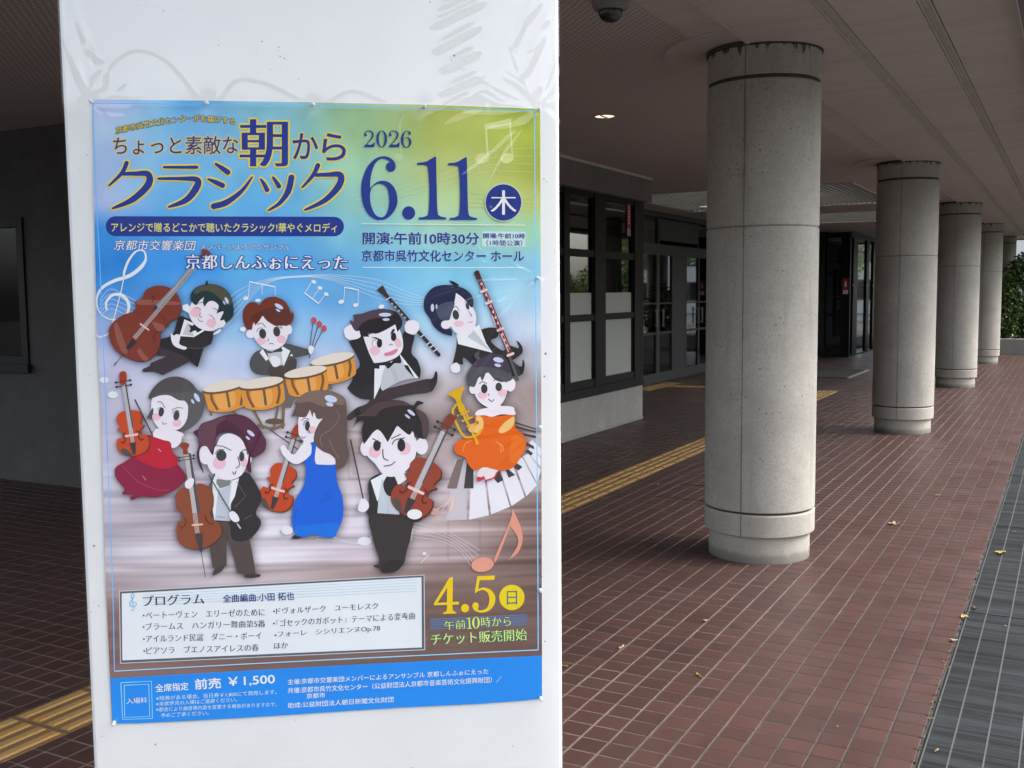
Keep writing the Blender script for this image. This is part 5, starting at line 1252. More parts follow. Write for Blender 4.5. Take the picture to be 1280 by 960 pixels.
def dark_violinist():
    s = Art(430, 470, 3.84, 110)
    s.K([(32, 305), (95, 600)], (70, 62, 66), 7, False)
    s.S([(130, 650), (320, 660), (320, 760), (300, 840), (285, 900), (240, 930), (190, 942), (178, 925), (145, 912), (145, 905), (170, 885), (140, 780)], (54, 48, 48), sil=True)
    s.S([(175, 930), (200, 890), (240, 880), (280, 885), (262, 925), (215, 940)], (40, 36, 36))
    s.S([(120, 500), (180, 465), (250, 480), (330, 620), (378, 680), (320, 700), (300, 660), (150, 660), (125, 670), (110, 650), (120, 590)], BK, sil=True)
    s.P([(128, 498), (195, 462), (205, 490), (160, 600)], WH); s.P([(185, 480), (260, 490), (265, 662), (160, 655), (165, 590)], (200, 208, 216)); s.K([(212, 560), (212, 655)], (150, 154, 160), 2)
    s.P([(175, 480), (290, 455), (318, 480), (250, 530), (190, 500)], WH); s.S([(205, 478), (205, 478), (240, 474), (240, 474), (258, 520), (250, 565), (225, 575), (200, 560), (188, 515)], (42, 38, 42))
    s.E(103, 345, 24, 36, SK); s.E(372, 335, 30, 40, SK)
    s.S([(95, 300), (140, 260), (220, 240), (310, 250), (345, 300), (345, 370), (318, 430), (260, 475), (195, 475), (150, 420), (105, 370)], SK, sil=True)
    s.S([(45, 245), (60, 205), (50, 165), (70, 155), (90, 175), (130, 140), (200, 115), (280, 118), (330, 140), (350, 118), (383, 128), (355, 140), (350, 160), (390, 180), (405, 230), (398, 290), (375, 300), (345, 285), (340, 300), (330, 260), (310, 280), (255, 235), (255, 235), (210, 315), (210, 315), (160, 255), (100, 320), (92, 312), (85, 260), (95, 215), (65, 220)], (38, 30, 32), sil=True)
    s.S([(60, 190), (90, 178), (130, 142), (200, 117), (280, 120), (320, 140), (250, 140), (180, 160), (150, 190), (100, 190)], (76, 60, 62)); s.S([(345, 160), (390, 180), (403, 235), (395, 288), (380, 292), (370, 220)], (84, 66, 66))
    s.E(322, 174, 22, 8, HL, 38); s.E(304, 192, 15, 5.5, HL, 38)
    s.E(148, 360, 28, 30, PK); s.E(292, 345, 28, 30, PK); s.E(158, 332, 18, 26, (36, 38, 46)); s.E(275, 330, 19, 30, (36, 38, 46))
    for p in ([(138, 298), (178, 320)], [(228, 298), (270, 278)], [(232, 325), (245, 305), (290, 295)], [(186, 350), (190, 390), (212, 402)], [(192, 430), (225, 424), (245, 408)]): s.K(p, (66, 48, 56), 4.5)
    violin(s, 352, 530, 25, 282, (150, 66, 48))
    s.E(338, 660, 36, 24, (240, 240, 246), 0); s.S([(68, 625), (85, 585), (115, 600), (118, 630), (95, 650), (70, 642)], SK)
    s.build('printed_violinist_in_black', poster, label='cartoon boy with spiky black hair and a violin')
dark_violinist()

def piano_and_trumpet():
    s = Art(545, 430, 4.174, 6)
    # curved keyboard
    cx, cy = 130, -40
    keys = 15
    R1, R2 = 600, 962
    angs = [92, 85.5, 76, 66, 56.5, 47.5, 40, 34, 29, 25, 21.5, 18.5, 16]
    def pt(a_, r): return (130 + (r - 0) * cos(radians(a_)) * .93, -40 + r * sin(radians(a_)))
    white = [[(50, 920), (100, 600), (160, 600), (160, 915)], [(172, 915), (185, 600), (245, 640), (275, 893)], [(287, 888), (255, 640), (320, 640), (385, 848)], [(393, 845), (330, 640), (395, 620), (462, 797)], [(470, 793), (405, 610), (450, 590), (525, 735)], [(528, 728), (452, 585), (480, 570), (545, 655)], [(545, 640), (470, 560), (500, 530), (545, 595)], [(545, 585), (480, 520), (500, 500), (545, 545)]]
    for k, q in enumerate(white): s.P(q, (236, 234, 242) if k else (205, 198, 205))
    for q in ([(110, 600), (145, 600), (108, 753), (57, 752)], [(160, 620), (195, 620), (195, 752), (145, 752)], [(320, 650), (350, 708), (322, 725), (300, 700)], [(360, 650), (375, 650), (412, 682), (378, 697)], [(420, 620), (450, 640), (428, 660), (408, 640)]): s.P(q, (66, 58, 60) if q[0][0] != 110 else (128, 112, 108))
    for q in ([(478, 548), (505, 568), (495, 582), (465, 560)], [(470, 510), (510, 532), (510, 548), (468, 528)], [(410, 455), (520, 478), (520, 490), (410, 468)], [(410, 425), (520, 455), (520, 462), (410, 435)], [(412, 405), (520, 440), (520, 445), (412, 412)]): s.P(q, (70, 60, 62))
    s.build('printed_piano_keys', poster, label='curved printed keyboard')
    s = Art(545, 430, 4.174, 110)
    s.S([(215, 665), (250, 640), (320, 650), (305, 690), (262, 712), (250, 695), (215, 712)], (240, 225, 228), sil=True); s.S([(213, 690), (235, 692), (248, 685), (250, 700), (225, 714), (213, 710)], (205, 60, 76)); s.K([(262, 708), (300, 695), (318, 665)], (205, 60, 76), 8)
    s.S([(205, 370), (290, 378), (410, 362), (410, 362), (412, 430), (460, 480), (468, 530), (445, 580), (400, 640), (340, 658), (290, 648), (250, 640), (200, 655), (170, 630), (150, 590), (105, 570), (95, 530), (120, 500), (190, 480), (205, 440)], (226, 104, 30), sil=True)
    s.S([(400, 480), (460, 500), (462, 540), (420, 610), (380, 600)], (232, 118, 44)); s.K([(140, 560), (150, 520), (185, 500)], (245, 176, 90), 3); s.K([(310, 505), (335, 530), (335, 565)], (245, 176, 90), 3); s.K([(330, 515), (350, 540), (342, 560)], (245, 176, 90), 3)
    s.S([(205, 370), (215, 345), (270, 330), (335, 322), (395, 325), (408, 345), (408, 368), (340, 365), (290, 378), (250, 370)], SK, sil=True)
    s.S([(210, 375), (240, 385), (245, 430), (225, 462), (190, 455), (180, 430), (205, 420)], (240, 198, 128)); s.S([(405, 378), (400, 425), (360, 458), (330, 462), (328, 440), (365, 400)], (240, 196, 126))
    s.E(192, 235, 20, 24, SK); s.E(388, 213, 24, 34, SK, 10)
    s.S([(200, 200), (260, 150), (330, 160), (368, 210), (362, 270), (335, 315), (290, 332), (270, 330), (225, 300), (202, 260)], SK, sil=True); s.P([(268, 318), (335, 310), (335, 345), (270, 345)], SK)
    s.S([(165, 210), (160, 165), (175, 130), (200, 95), (215, 85), (198, 60), (212, 40), (225, 38), (222, 62), (235, 72), (290, 50), (340, 60), (372, 95), (388, 140), (395, 180), (370, 195), (330, 195), (300, 180), (265, 145), (240, 190), (225, 160), (210, 200), (198, 222), (180, 220)], (84, 84, 88), sil=True)
    s.S([(190, 120), (200, 95), (218, 82), (235, 72), (290, 50), (340, 62), (372, 98), (385, 150), (330, 130), (250, 118)], (72, 60, 78)); s.E(323, 82, 27, 13, HL, 12); s.E(320, 110, 17, 8, HL, 12)
    s.E(240, 265, 24, 20, PK); s.E(345, 252, 24, 20, PK); s.E(250, 232, 17, 24, (60, 58, 60)); s.E(325, 222, 17, 22, (60, 58, 60))
    for p in ([(225, 205), (240, 195), (262, 205)], [(298, 190), (320, 178), (345, 192)], [(270, 258), (275, 266)], [(272, 285), (288, 298), (300, 288)]): s.K(p, (84, 60, 66), 4)
    # trumpet
    G_ = (222, 176, 48); GD = (170, 122, 40)
    s.S([(58, 262), (58, 262), (90, 240), (140, 222), (148, 226), (148, 226), (130, 268), (132, 310), (145, 345), (120, 352), (105, 300), (90, 280)], G_, sil=True)
    s.K([(125, 330), (215, 515)], G_, 13, False, sil=True); s.K([(100, 320), (85, 350), (100, 400), (130, 460), (160, 485), (215, 470), (235, 445)], G_, 11, sil=True); s.K([(100, 318), (130, 305), (150, 345), (165, 380)], G_, 9)
    for k in range(3): s.K([(112 + k * 24, 372 + k * 28), (175 + k * 18, 345 + k * 32)], G_, 9, False); s.E(178 + k * 18, 343 + k * 32, 8, 8, GD)
    s.K([(108, 330), (125, 378)], (120, 80, 40), 8, False); s.E(212, 515, 9, 8, G_); s.S([(168, 430), (190, 415), (205, 435), (190, 458), (170, 452)], (232, 180, 110))
    s.build('printed_trumpet_player', poster, label='cartoon girl in an orange dress with a golden trumpet')
piano_and_trumpet()

# staves, notes and clefs of the illustration -------------------------------------------
s = Art(110, 320, 3.879, 5); W2 = (236, 242, 250)
for k in range(5):
    s.K([(655, 300 + k * 12), (700, 190 + k * 30), (860, 115 + k * 6), (1040, 95 + k * 2), (1200, 92 + k * 8), (1400, 115 + k * 22), (1560, 180 + k * 14), (1695, 215 + k * 3)], (206, 228, 244), 2.2, seg=8)
    s.K([(60, 215 + k * 20), (110, 160 + k * 24), (200, 200 + k * 22), (330, 262 + k * 14)], (214, 226, 240), 2.2, seg=6)
def notes(P, beam=None):
    for (x, y, tx, ty) in P: s.E(x, y, 13, 9, W2, -20); s.K([(x + 10, y, 3), (tx, ty, 3)], W2, smooth=False)
    if beam: s.K([beam[0], beam[1]], W2, 7, False)
notes([(767, 205, 785, 125), (1015, 225, 848, 140), (910, 210, 908, 148)][:1], None); s.K([(785, 125), (908, 150)], W2, 6, False); s.K([(845, 138), (845, 185)], W2, 3, False); s.K([(908, 150), (908, 190)], W2, 3, False); s.E(825, 215, 14, 8, W2)
for x, y in ((1095, 125), (1125, 155), (1155, 185)): s.E(x, y, 12, 8, W2, 20)
s.K([(1085, 125), (1052, 180)], W2, 3, False); s.K([(1052, 180), (1118, 230)], W2, 6, False); s.K([(1148, 190), (1118, 230)], W2, 3, False); s.K([(1120, 160), (1090, 205)], W2, 3, False)
for ox in (0, 195):
    s.E(1228 + ox * 1.0, 222 + ox * .12, 14, 10, W2, -15)
s.K([(1240, 220), (1245, 152)], W2, 3, False); s.K([(1245, 152), (1310, 165)], W2, 6, False); s.K([(1310, 165), (1310, 232)], W2, 3, False); s.E(1298, 238, 13, 9, W2, -15)
s.E(752, 355, 14, 12, W2); s.E(80, 600, 22, 15, (238, 240, 248)); s.E(122, 672, 24, 17, (238, 240, 248))
s.build('printed_staff_lines', poster)
s = Art(110, 320, 3.879, 18)
clef(s, [(92, 260), (90, 225), (120, 190), (165, 190), (198, 230), (190, 280), (150, 308), (95, 302), (52, 262), (45, 205), (70, 155), (130, 120), (205, 95), (262, 50), (282, 10), (270, -25), (235, -22), (200, 20), (178, 75), (175, 105)], W2, [9, 12, 14, 15, 16, 12, 8, 6, 6, 8, 14, 16, 18, 18, 10, 8, 8, 12, 12, 8])
s.K([(175, 105, 5), (160, 180, 5), (130, 290, 5), (105, 370, 7), (60, 392, 8), (42, 380, 6)], W2); s.build('treble_clef', poster, label='big white printed treble clef')
s = Art(400, 500, 4, 10)
for k in range(5): s.K([(455, 610 + k * 18), (600, 640 + k * 16), (700, 690 + k * 16), (800 - k * 8, 750 + k * 26)], (218, 210, 214), 2.2, seg=8)
for k in range(4): s.K([(-20, 650 + k * 14), (120, 700 + k * 4), (190, 712 + k * 2), (260, 690 - k * 4)], (232, 228, 234), 2, seg=6)
s.E(222, 705, 34, 22, (236, 234, 242)); s.K([(455, 700), (465, 640)], W2, 3, False); s.E(522, 766, 10, 8, W2); s.K([(505, 812), (545, 770)], W2, 3, False)
s.K([(560, 565), (640, 505), (655, 490)], (225, 190, 180), 6); s.E(572, 556, 22, 17, (222, 168, 158), -10, hole=(10, 7)); s.S([(600, 560), (600, 560), (655, 480), (672, 500), (662, 545), (640, 560), (650, 520), (652, 505)], (228, 200, 192))
s.E(812, 822, 60, 41, (150, 96, 84), -8); s.E(812, 820, 56, 37, (226, 160, 140), -8)
s.S([(868, 795), (868, 795), (950, 600), (960, 548), (975, 570), (1005, 640), (1012, 700), (990, 760), (940, 800), (940, 800), (985, 730), (985, 680), (950, 630), (950, 630), (882, 800)], (226, 156, 136))
s.build('printed_music_notes', poster, label='salmon pink printed music notes')
s = Art(430, 130, 4.923, 5); Y2 = (214, 218, 150)
s.P([(862, 125), (1028, 90), (1028, 125), (878, 158)], Y2); s.K([(870, 130), (885, 330)], Y2, 14, False, False); s.K([(1018, 100), (1035, 320)], Y2, 12, False, False); s.E(848, 338, 44, 32, Y2, -15); s.E(1002, 335, 42, 30, (222, 224, 150), -15)
s.K([(330, 170), (350, 60), (345, 140), (345, 240), (360, 330)], (190, 208, 160), 9); s.E(335, 330, 28, 24, (190, 210, 160)); s.S([(615, 130), (700, 60), (850, 30), (820, 60), (720, 100)], (205, 208, 130))
for k in range(4): s.K([(60, 560 + k * 34), (300, 500 + k * 30), (600, 400 + k * 34), (860, 300 + k * 40), (1160, 270 + k * 50)], (205, 220, 160), 3, seg=8)
for k in range(4): s.K([(700, 540 + k * 30), (900, 560 + k * 26), (1160, 580 + k * 24)], (212, 222, 140), 3)
s.build('printed_music_notes', poster, label='pale yellow printed notes in the green corner')
bo = Art(0, 0, 1, 300); LBc = (112, 178, 232)
bo.K([(118.3, 130.5), (250, 132), (380, 133.5), (520, 137), (667, 140)], LBc, 1.1, False, False)
bo.K([(118.3, 130), (121.5, 230), (127.5, 340), (133.7, 490), (138.2, 610), (143.3, 740), (145, 836)], (105, 175, 235), 1.2, False, False)
bo.K([(667, 140), (667.5, 300), (668.3, 400), (669.8, 550), (671, 690), (671.5, 809.7)], (120, 190, 235), 1.3, False, False)
bo.K([(145, 836), (300, 827.5), (450, 820), (671.5, 809.7)], (150, 205, 235), 1.1, False, False)
bo.build('border_line', poster)

# printed background: soft colour fields carried by a fine grid -------------------------
GX = [112, 230, 340, 450, 560, 680]
ROWS = [(124, [(205, 208, 238), (118, 184, 232), (140, 195, 205), (165, 195, 150), (176, 182, 92), (165, 178, 78)]),
 (170, [(190, 212, 240), (140, 196, 240), (140, 195, 215), (160, 196, 150), (185, 196, 112), (178, 190, 84)]),
 (210, [(185, 208, 240), (130, 190, 240), (135, 195, 225), (165, 208, 172), (196, 208, 138), (190, 196, 100)]),
 (250, [(196, 208, 240), (112, 180, 240), (118, 188, 236), (158, 208, 196), (190, 216, 162), (202, 208, 128)]),
 (290, [(88, 158, 226), (95, 170, 238), (112, 182, 236), (142, 200, 216), (162, 206, 190), (160, 205, 170)]),
 (330, [(76, 148, 222), (90, 165, 236), (108, 178, 236), (124, 188, 230), (136, 198, 222), (150, 200, 218)]),
 (370, [(95, 160, 228), (112, 175, 236), (118, 182, 236), (132, 190, 236), (142, 202, 230), (180, 212, 230)]),
 (410, [(178, 190, 230), (165, 200, 240), (155, 198, 240), (160, 202, 240), (180, 214, 238), (212, 222, 240)]),
 (450, [(208, 208, 232), (208, 216, 240), (196, 212, 240), (200, 214, 238), (212, 216, 230), (200, 198, 206)]),
 (490, [(208, 206, 226), (224, 226, 240), (222, 224, 240), (214, 212, 226), (186, 174, 176), (165, 148, 146)]),
 (530, [(202, 196, 214), (222, 216, 230), (222, 216, 226), (202, 190, 194), (146, 130, 128), (176, 160, 158)]),
 (555, [(204, 198, 212), (224, 218, 228), (214, 204, 212), (190, 174, 174), (190, 172, 172), (196, 184, 184)]),
 (610, [(206, 202, 214), (196, 186, 196), (220, 216, 226), (206, 194, 200), (202, 188, 192), (168, 148, 144)]),
 (650, [(186, 176, 184), (172, 162, 170), (216, 210, 220), (216, 208, 218), (182, 164, 164), (142, 118, 112)]),
 (690, [(214, 206, 216), (224, 216, 224), (228, 220, 228), (204, 192, 200), (176, 158, 160), (128, 104, 98)]),
 (722, [(200, 186, 190), (206, 196, 202), (186, 172, 174), (156, 136, 132), (136, 114, 108), (116, 92, 84)]),
 (770, [(132, 104, 96), (130, 104, 98), (126, 100, 92), (122, 98, 90), (118, 94, 86), (116, 90, 84)]),
 (904, [(132, 104, 96), (130, 104, 98), (126, 100, 92), (122, 98, 90), (118, 94, 86), (116, 90, 84)])]
NXg, NYg = 373, 520
def edge_l(y): return np.interp(y, [124, 240, 340, 420, 500, 740, 904], [116.3, 117.8, 119.7, 121.8, 126, 133, 140.5])
def edge_r(y): return np.interp(y, [136, 400, 600, 873], [675, 676, 676.8, 677.5])
U = np.linspace(0, 1, NXg)[None, :]; Vv = np.linspace(0, 1, NYg)[:, None]
topy = np.interp(U[0], [0, .25, .5, .75, 1], [124.5, 126.0, 128.2, 131.2, 136.2])[None, :]; boty = np.interp(U[0], [0, .06, .2, .4, .7, .9, 1], [903.8, 903.6, 900, 892.5, 882.5, 876.5, 872.6])[None, :]
Yg = topy + (boty - topy) * Vv; Xg = edge_l(Yg) + (edge_r(Yg) - edge_l(Yg)) * U
col = np.zeros((NYg, NXg, 3)); ry_ = np.array([r[0] for r in ROWS]); rc = np.array([r[1] for r in ROWS], float)
jx = np.clip(np.searchsorted(GX, Xg) - 1, 0, 4); fx = (Xg - np.array(GX)[jx]) / (np.array(GX)[jx + 1] - np.array(GX)[jx])
jy = np.clip(np.searchsorted(ry_, Yg) - 1, 0, len(ry_) - 2); fy = np.clip((Yg - ry_[jy]) / (ry_[jy + 1] - ry_[jy]), 0, 1)
fx = fx * fx * (3 - 2 * fx); fy = fy * fy * (3 - 2 * fy)
for c in range(3):
    A0 = rc[jy, jx, c] * (1 - fx) + rc[jy, jx + 1, c] * fx; A1 = rc[jy + 1, jx, c] * (1 - fx) + rc[jy + 1, jx + 1, c] * fx
    col[:, :, c] = A0 * (1 - fy) + A1 * fy
def vnoise(shape, fx_, fy_, seed):
    r = np.random.default_rng(seed); gx, gy = int(fx_) + 2, int(fy_) + 2; G_ = r.random((gy, gx))
    xs = np.linspace(0, fx_, shape[1]); yv = np.linspace(0, fy_, shape[0]); xi = xs.astype(int); yi = yv.astype(int); xf = xs - xi; yf = yv - yi
    xf = xf * xf * (3 - 2 * xf); yf = yf * yf * (3 - 2 * yf)
    a_ = G_[np.ix_(yi, xi)]; b_ = G_[np.ix_(yi, xi + 1)]; c_ = G_[np.ix_(yi + 1, xi)]; d__ = G_[np.ix_(yi + 1, xi + 1)]
    return (a_ * (1 - xf) + b_ * xf) * (1 - yf[:, None]) + (c_ * (1 - xf) + d__ * xf) * yf[:, None]
sh = (NYg, NXg)
cloud = vnoise(sh, 7, 9, 1) * .5 + vnoise(sh, 15, 19, 2) * .3 + vnoise(sh, 33, 40, 3) * .2 - .5
kc = np.clip((560 - Yg) / 60, 0, 1)[..., None]; col += cloud[..., None] * 46 * kc
streak = vnoise(sh, 3, 90, 4) * .5 + vnoise(sh, 5, 200, 5) * .3 + vnoise(sh, 10, 40, 6) * .2 - .5
ks = (np.clip((Yg - 560) / 40, 0, 1) * np.clip((760 - Yg) / 40, .35, 1))[..., None]; col += (np.sign(streak) * np.abs(streak) ** .8)[..., None] * 66 * ks
for yl, amp, wd_ in ((541, -30, 1.4), (547, 18, 2), (600, -22, 1.3), (604, 16, 2), (622, -14, 1.2), (640, -24, 1.2), (645, 14, 2), (668, 24, 3), (676, -26, 1.5), (690, -16, 1.3), (703, 18, 2.5), (710, -18, 1.4)):
    yy_ = yl - (Xg - 120) * (.004 if yl < 620 else .012); col += (amp * np.exp(-((Yg - yy_) / wd_) ** 2) * np.clip((Xg - 112) / 90, .3, 1))[..., None]
# panelling drawn on the pale wall
for (x0, x1, y0, y1) in ((436, 474, 560, 598), (442, 468, 566, 592), (560, 600, 650, 700)):
    for xx in (x0, x1): col -= (16 * np.exp(-((Xg - xx) / 1.2) ** 2) * ((Yg > y0) & (Yg < y1)))[..., None]
    for yy_ in (y0, y1): col -= (16 * np.exp(-((Yg - yy_) / 1.2) ** 2) * ((Xg > x0) & (Xg < x1)))[..., None]
# printed soft shadow around the figures
mask = np.zeros(sh, bool)
for q in SIL:
    q = np.array(q) + np.array([2.5, 2.5]); x0, y0 = q.min(0) - 1; x1, y1 = q.max(0) + 1
    rows = np.where((Yg.max(1) >= y0) & (Yg.min(1) <= y1))[0]; cols = np.where((Xg.max(0) >= x0) & (Xg.min(0) <= x1))[0]
    if len(rows) == 0 or len(cols) == 0: continue
    sl_ = np.ix_(rows, cols); X = Xg[sl_]; Y = Yg[sl_]; ins = np.zeros(X.shape, bool)
    for i in range(len(q)):
        xa, ya = q[i]; xb, yb = q[(i + 1) % len(q)]
        if ya == yb: continue
        c_ = ((ya > Y) != (yb > Y)) & (X < (xb - xa) * (Y - ya) / (yb - ya) + xa); ins ^= c_
    mask[sl_] |= ins
mm_ = mask.astype(float)
for _ in range(3):
    for ax in (0, 1):
        acc = np.zeros_like(mm_)
        for k in range(-3, 4): acc += np.roll(mm_, k, ax)
        mm_ = acc / 7
col *= (1 - .42 * mm_[..., None])
c_ = np.clip(col, 0, 255) / 255; lc = np.where(c_ <= .04045, c_ / 12.92, ((c_ + .055) / 1.055) ** 2.4)
lc = np.clip(lc.mean(-1, keepdims=True) + (lc - lc.mean(-1, keepdims=True)) * 1.10, .002, .85) * KALB
Sx, Sz = loc_np(Xg, Yg)
buck = (.0006 * np.sin(U * 23 + 2 * Vv) * np.exp(-Vv * 8) + 0 * Sx)
Vp = np.stack([Sx, np.full(sh, -BASE - 2 * LAY) , Sz], -1).reshape(-1, 3)
idx = np.arange(NXg * NYg).reshape(sh); Q = np.stack([idx[1:, :-1], idx[1:, 1:], idx[:-1, 1:], idx[:-1, :-1]], -1).reshape(-1, 4)
me = bpy.data.meshes.new('printed_background'); me.vertices.add(len(Vp)); me.vertices.foreach_set('co', Vp.ravel()); me.loops.add(Q.size); me.loops.foreach_set('vertex_index', Q.ravel().astype(np.int32))
me.polygons.add(len(Q)); me.polygons.foreach_set('loop_start', np.arange(0, Q.size, 4)); me.update(calc_edges=True); me.materials.append(M_ink)
ca = me.color_attributes.new('ink', 'FLOAT_COLOR', 'POINT'); cc = np.ones((len(Vp), 4), np.float32); cc[:, :3] = lc.reshape(-1, 3); ca.data.foreach_set('color', cc.ravel())
o = bpy.data.objects.new('printed_background', me); C.objects.link(o); o.parent = poster
# the paper sheet under the print
ring = [(Xg[0, i], Yg[0, i]) for i in range(0, NXg, 12)] + [(Xg[i, -1], Yg[i, -1]) for i in range(0, NYg, 20)] + [(Xg[-1, i], Yg[-1, i]) for i in range(NXg - 1, -1, -12)] + [(Xg[i, 0], Yg[i, 0]) for i in range(NYg - 1, 0, -20)]
rl = [loc_(*p) for p in ring]; n = len(rl)
a = MB(); a.add([(u, -.0006, z) for u, z in rl] + [(u, -.0011, z) for u, z in rl], [tuple(range(n))[::-1] if False else tuple(range(n)), tuple(range(n, 2 * n))[::-1]] + [(i, (i + 1) % n, n + (i + 1) % n, n + i) for i in range(n)])
a.build('paper_sheet', M_white, poster)

# ------------------------------------------------------------------ push pins
M_pin = mat('pin_plastic', (.55, .60, .62), .2); M_pinm = mat('pin_metal', (.5, .5, .5), .3, .9)
PINS = [(116.5, 128.5, 'at the top left corner of the poster'), (260, 130.5, 'second from the left on the top edge of the poster'), (392, 132.5, 'in the middle of the top edge of the poster'), (530, 134.5, 'fourth from the left on the top edge of the poster'), (672, 138.5, 'at the top right corner of the poster'),
        (671, 348, 'high on the right edge of the poster'), (674, 533, 'halfway down the right edge of the poster'), (674, 735, 'low on the right edge of the poster'), (674.5, 869.5, 'at the bottom right corner of the poster'), (145, 899.5, 'at the bottom left corner of the poster')]
for x, y, lb in PINS:
    u, z = loc_(x, y); p = P0 + PN * u - PNN * .0015
    e = empty('push_pin', (p.x, p.y, z), rz=PROT, label='small clear push pin ' + lb, cat='pin', group='clear push pins holding the poster')
    def disc(prof, nn=14):
        m = MB(); vs = [(r * cos(2 * pi * i / nn), -y_, r * sin(2 * pi * i / nn)) for r, y_ in prof for i in range(nn)]
        m.add(vs, [(k * nn + i, k * nn + (i + 1) % nn, (k + 1) * nn + (i + 1) % nn, (k + 1) * nn + i) for k in range(len(prof) - 1) for i in range(nn)]); return m
    disc([(.0024, .0072), (.0024, .0080), (.0011, .0086), (.0010, .0115), (.0019, .0125), (.0019, .0135), (.0003, .0140)]).build('pin_head', M_pin, e, smooth=False)
    disc([(.0005, -.004), (.0005, .0071), (.0002, .0072)]).build('needle', M_pinm, e)

# ------------------------------------------------------------------ clear film over the pillar
s0, z0_ = -.0265, .84; s1, z1_ = .5395, 2.02
step = .0022; nxs = int((s1 - s0) / step); nzs = int((z1_ - z0_) / step)
SS, ZZ = np.meshgrid(np.linspace(s0, s1, nxs), np.linspace(z0_, z1_, nzs)); Hf = np.zeros_like(SS)
for k, (fx_, fz_, am) in enumerate(((3, 6, .0010), (7, 12, .0004), (15, 22, .00012), (34, 60, .00003))): Hf += am * vnoise(SS.shape, fx_, fz_, 50 + k)
px2 = lambda P: [loc_(*p) for p in P]
def ridge(P, width, amp, taper=True):
    """raised crease along a pixel polyline (millimetres of real height)"""
    global Hf
    Q = px2(cr(P, False, 6) if len(P) > 2 else P); Q = np.array(Q); best = np.full(SS.shape, 9.0); tt = np.zeros(SS.shape); L = len(Q) - 1
    m = (SS > Q[:, 0].min() - .03) & (SS < Q[:, 0].max() + .03) & (ZZ > Q[:, 1].min() - .03) & (ZZ < Q[:, 1].max() + .03)
    S_ = SS[m]; Z_ = ZZ[m]; b_ = np.full(S_.shape, 9.0); t_ = np.zeros(S_.shape)
    for i in range(L):
        a_, c_ = Q[i], Q[i + 1]; d = c_ - a_; dd = (d @ d) or 1e-9; u = np.clip(((S_ - a_[0]) * d[0] + (Z_ - a_[1]) * d[1]) / dd, 0, 1)
        dist = np.hypot(S_ - a_[0] - u * d[0], Z_ - a_[1] - u * d[1]); w_ = dist < b_; b_[w_] = dist[w_]; t_[w_] = (i + u[w_]) / L
    Hf[m] += amp * np.exp(-(b_ / width) ** 2) * (np.sin(np.clip(t_, 0.02, .98) * pi) ** .5 if taper else 1)
ridge([(128, 120), (138, 84), (170, 63), (205, 72), (232, 98), (250, 124)], .0017, .0006)
ridge([(275, 124), (292, 102), (315, 99), (345, 108), (378, 126)], .0016, .0005)
ridge([(410, 127), (428, 116), (448, 114), (480, 126)], .0015, .0004)
ridge([(545, 132), (600, 114), (612, 116), (630, 128), (660, 132)], .0018, .0005)
ridge([(105, 122), (118, 95), (130, 88), (132, 104), (124, 124)], .0022, .0009)
for k, (xa, ya, xb, yb) in enumerate(((550, 11, 590, -6), (542, 32, 604, 2), (545, 62, 597, 33), (555, 85, 596, 64), (556, 115, 600, 94), (540, 145, 590, 120))): ridge([(xa, ya), ((xa + xb) / 2, (ya + yb) / 2 - 1), (xb, yb)], .0048, .0028)
for xa, ya, xb, yb in ((656, 28, 676, 0), (660, 68, 672, 42), (676, 38, 684, 18), (668, 118, 674, 104), (650, 100, 680, 40), (640, 60, 668, -10)): ridge([(xa, ya), ((xa + xb) / 2 + 1, (ya + yb) / 2), (xb, yb)], .0034, .0016)
for P in ([(676, 132), (684, 100), (694, 70)], [(678, 130), (690, 110), (697, 88)], [(677, 134), (690, 128), (699, 124)], [(678, 137), (688, 148), (699, 160)], [(690, 90), (697, 60), (696, 20)]): ridge(P, .0022, .0013)
for P in ([(116, 124), (100, 90), (82, 40), (76, -6)], [(112, 118), (96, 80), (88, 50)], [(110, 110), (98, 60), (92, 10)], [(118, 118), (112, 70), (100, 30), (90, -5)], [(125, 80), (110, 45), (98, 10)], [(128, 78), (122, 70), (112, 62)]): ridge(P, .0028, .0016)
for x, y, _ in PINS:
    u, z = loc_(x, y); r = np.hypot(SS - u, ZZ - z); th = np.arctan2(ZZ - z, SS - u); ph = (x * 7.3) % 6.28; n_ = 9 + int(x) % 4
    Hf -= .00012 * np.exp(-(r / .012) ** 2)
for P in ([(694, 345), (680, 350), (660, 362)], [(694, 372), (676, 352), (640, 330)], [(671, 350), (640, 372), (600, 385)], [(671, 352), (650, 400), (645, 450)], [(671, 352), (660, 410), (664, 470)], [(674, 535), (650, 470), (620, 400)], [(674, 535), (640, 490), (600, 470)], [(118, 640), (108, 655), (112, 645)], [(104, 752), (118, 756), (150, 768)], [(118, 560), (120, 610), (108, 648)],
          [(600, 735), (640, 720), (672, 736)], [(672, 736), (655, 700), (640, 690)], [(170, 820), (200, 760), (210, 700)], [(240, 440), (225, 500), (200, 540)], [(470, 330), (520, 400), (560, 470)], [(300, 620), (320, 560), (350, 500)]): ridge(P, .0020, .0006)
for k in range(26):
    ax = 560 + 100 * rng.random(); ay = 150 + 420 * rng.random(); an = rng.uniform(-1.9, -.6); L_ = 25 + 60 * rng.random()
    ridge([(ax, ay), (ax + L_ * .5 * cos(an) + 4, ay + L_ * .5 * sin(an)), (ax + L_ * cos(an), ay + L_ * sin(an))], .0012 + .0008 * rng.random(), .0002 + .0003 * rng.random())
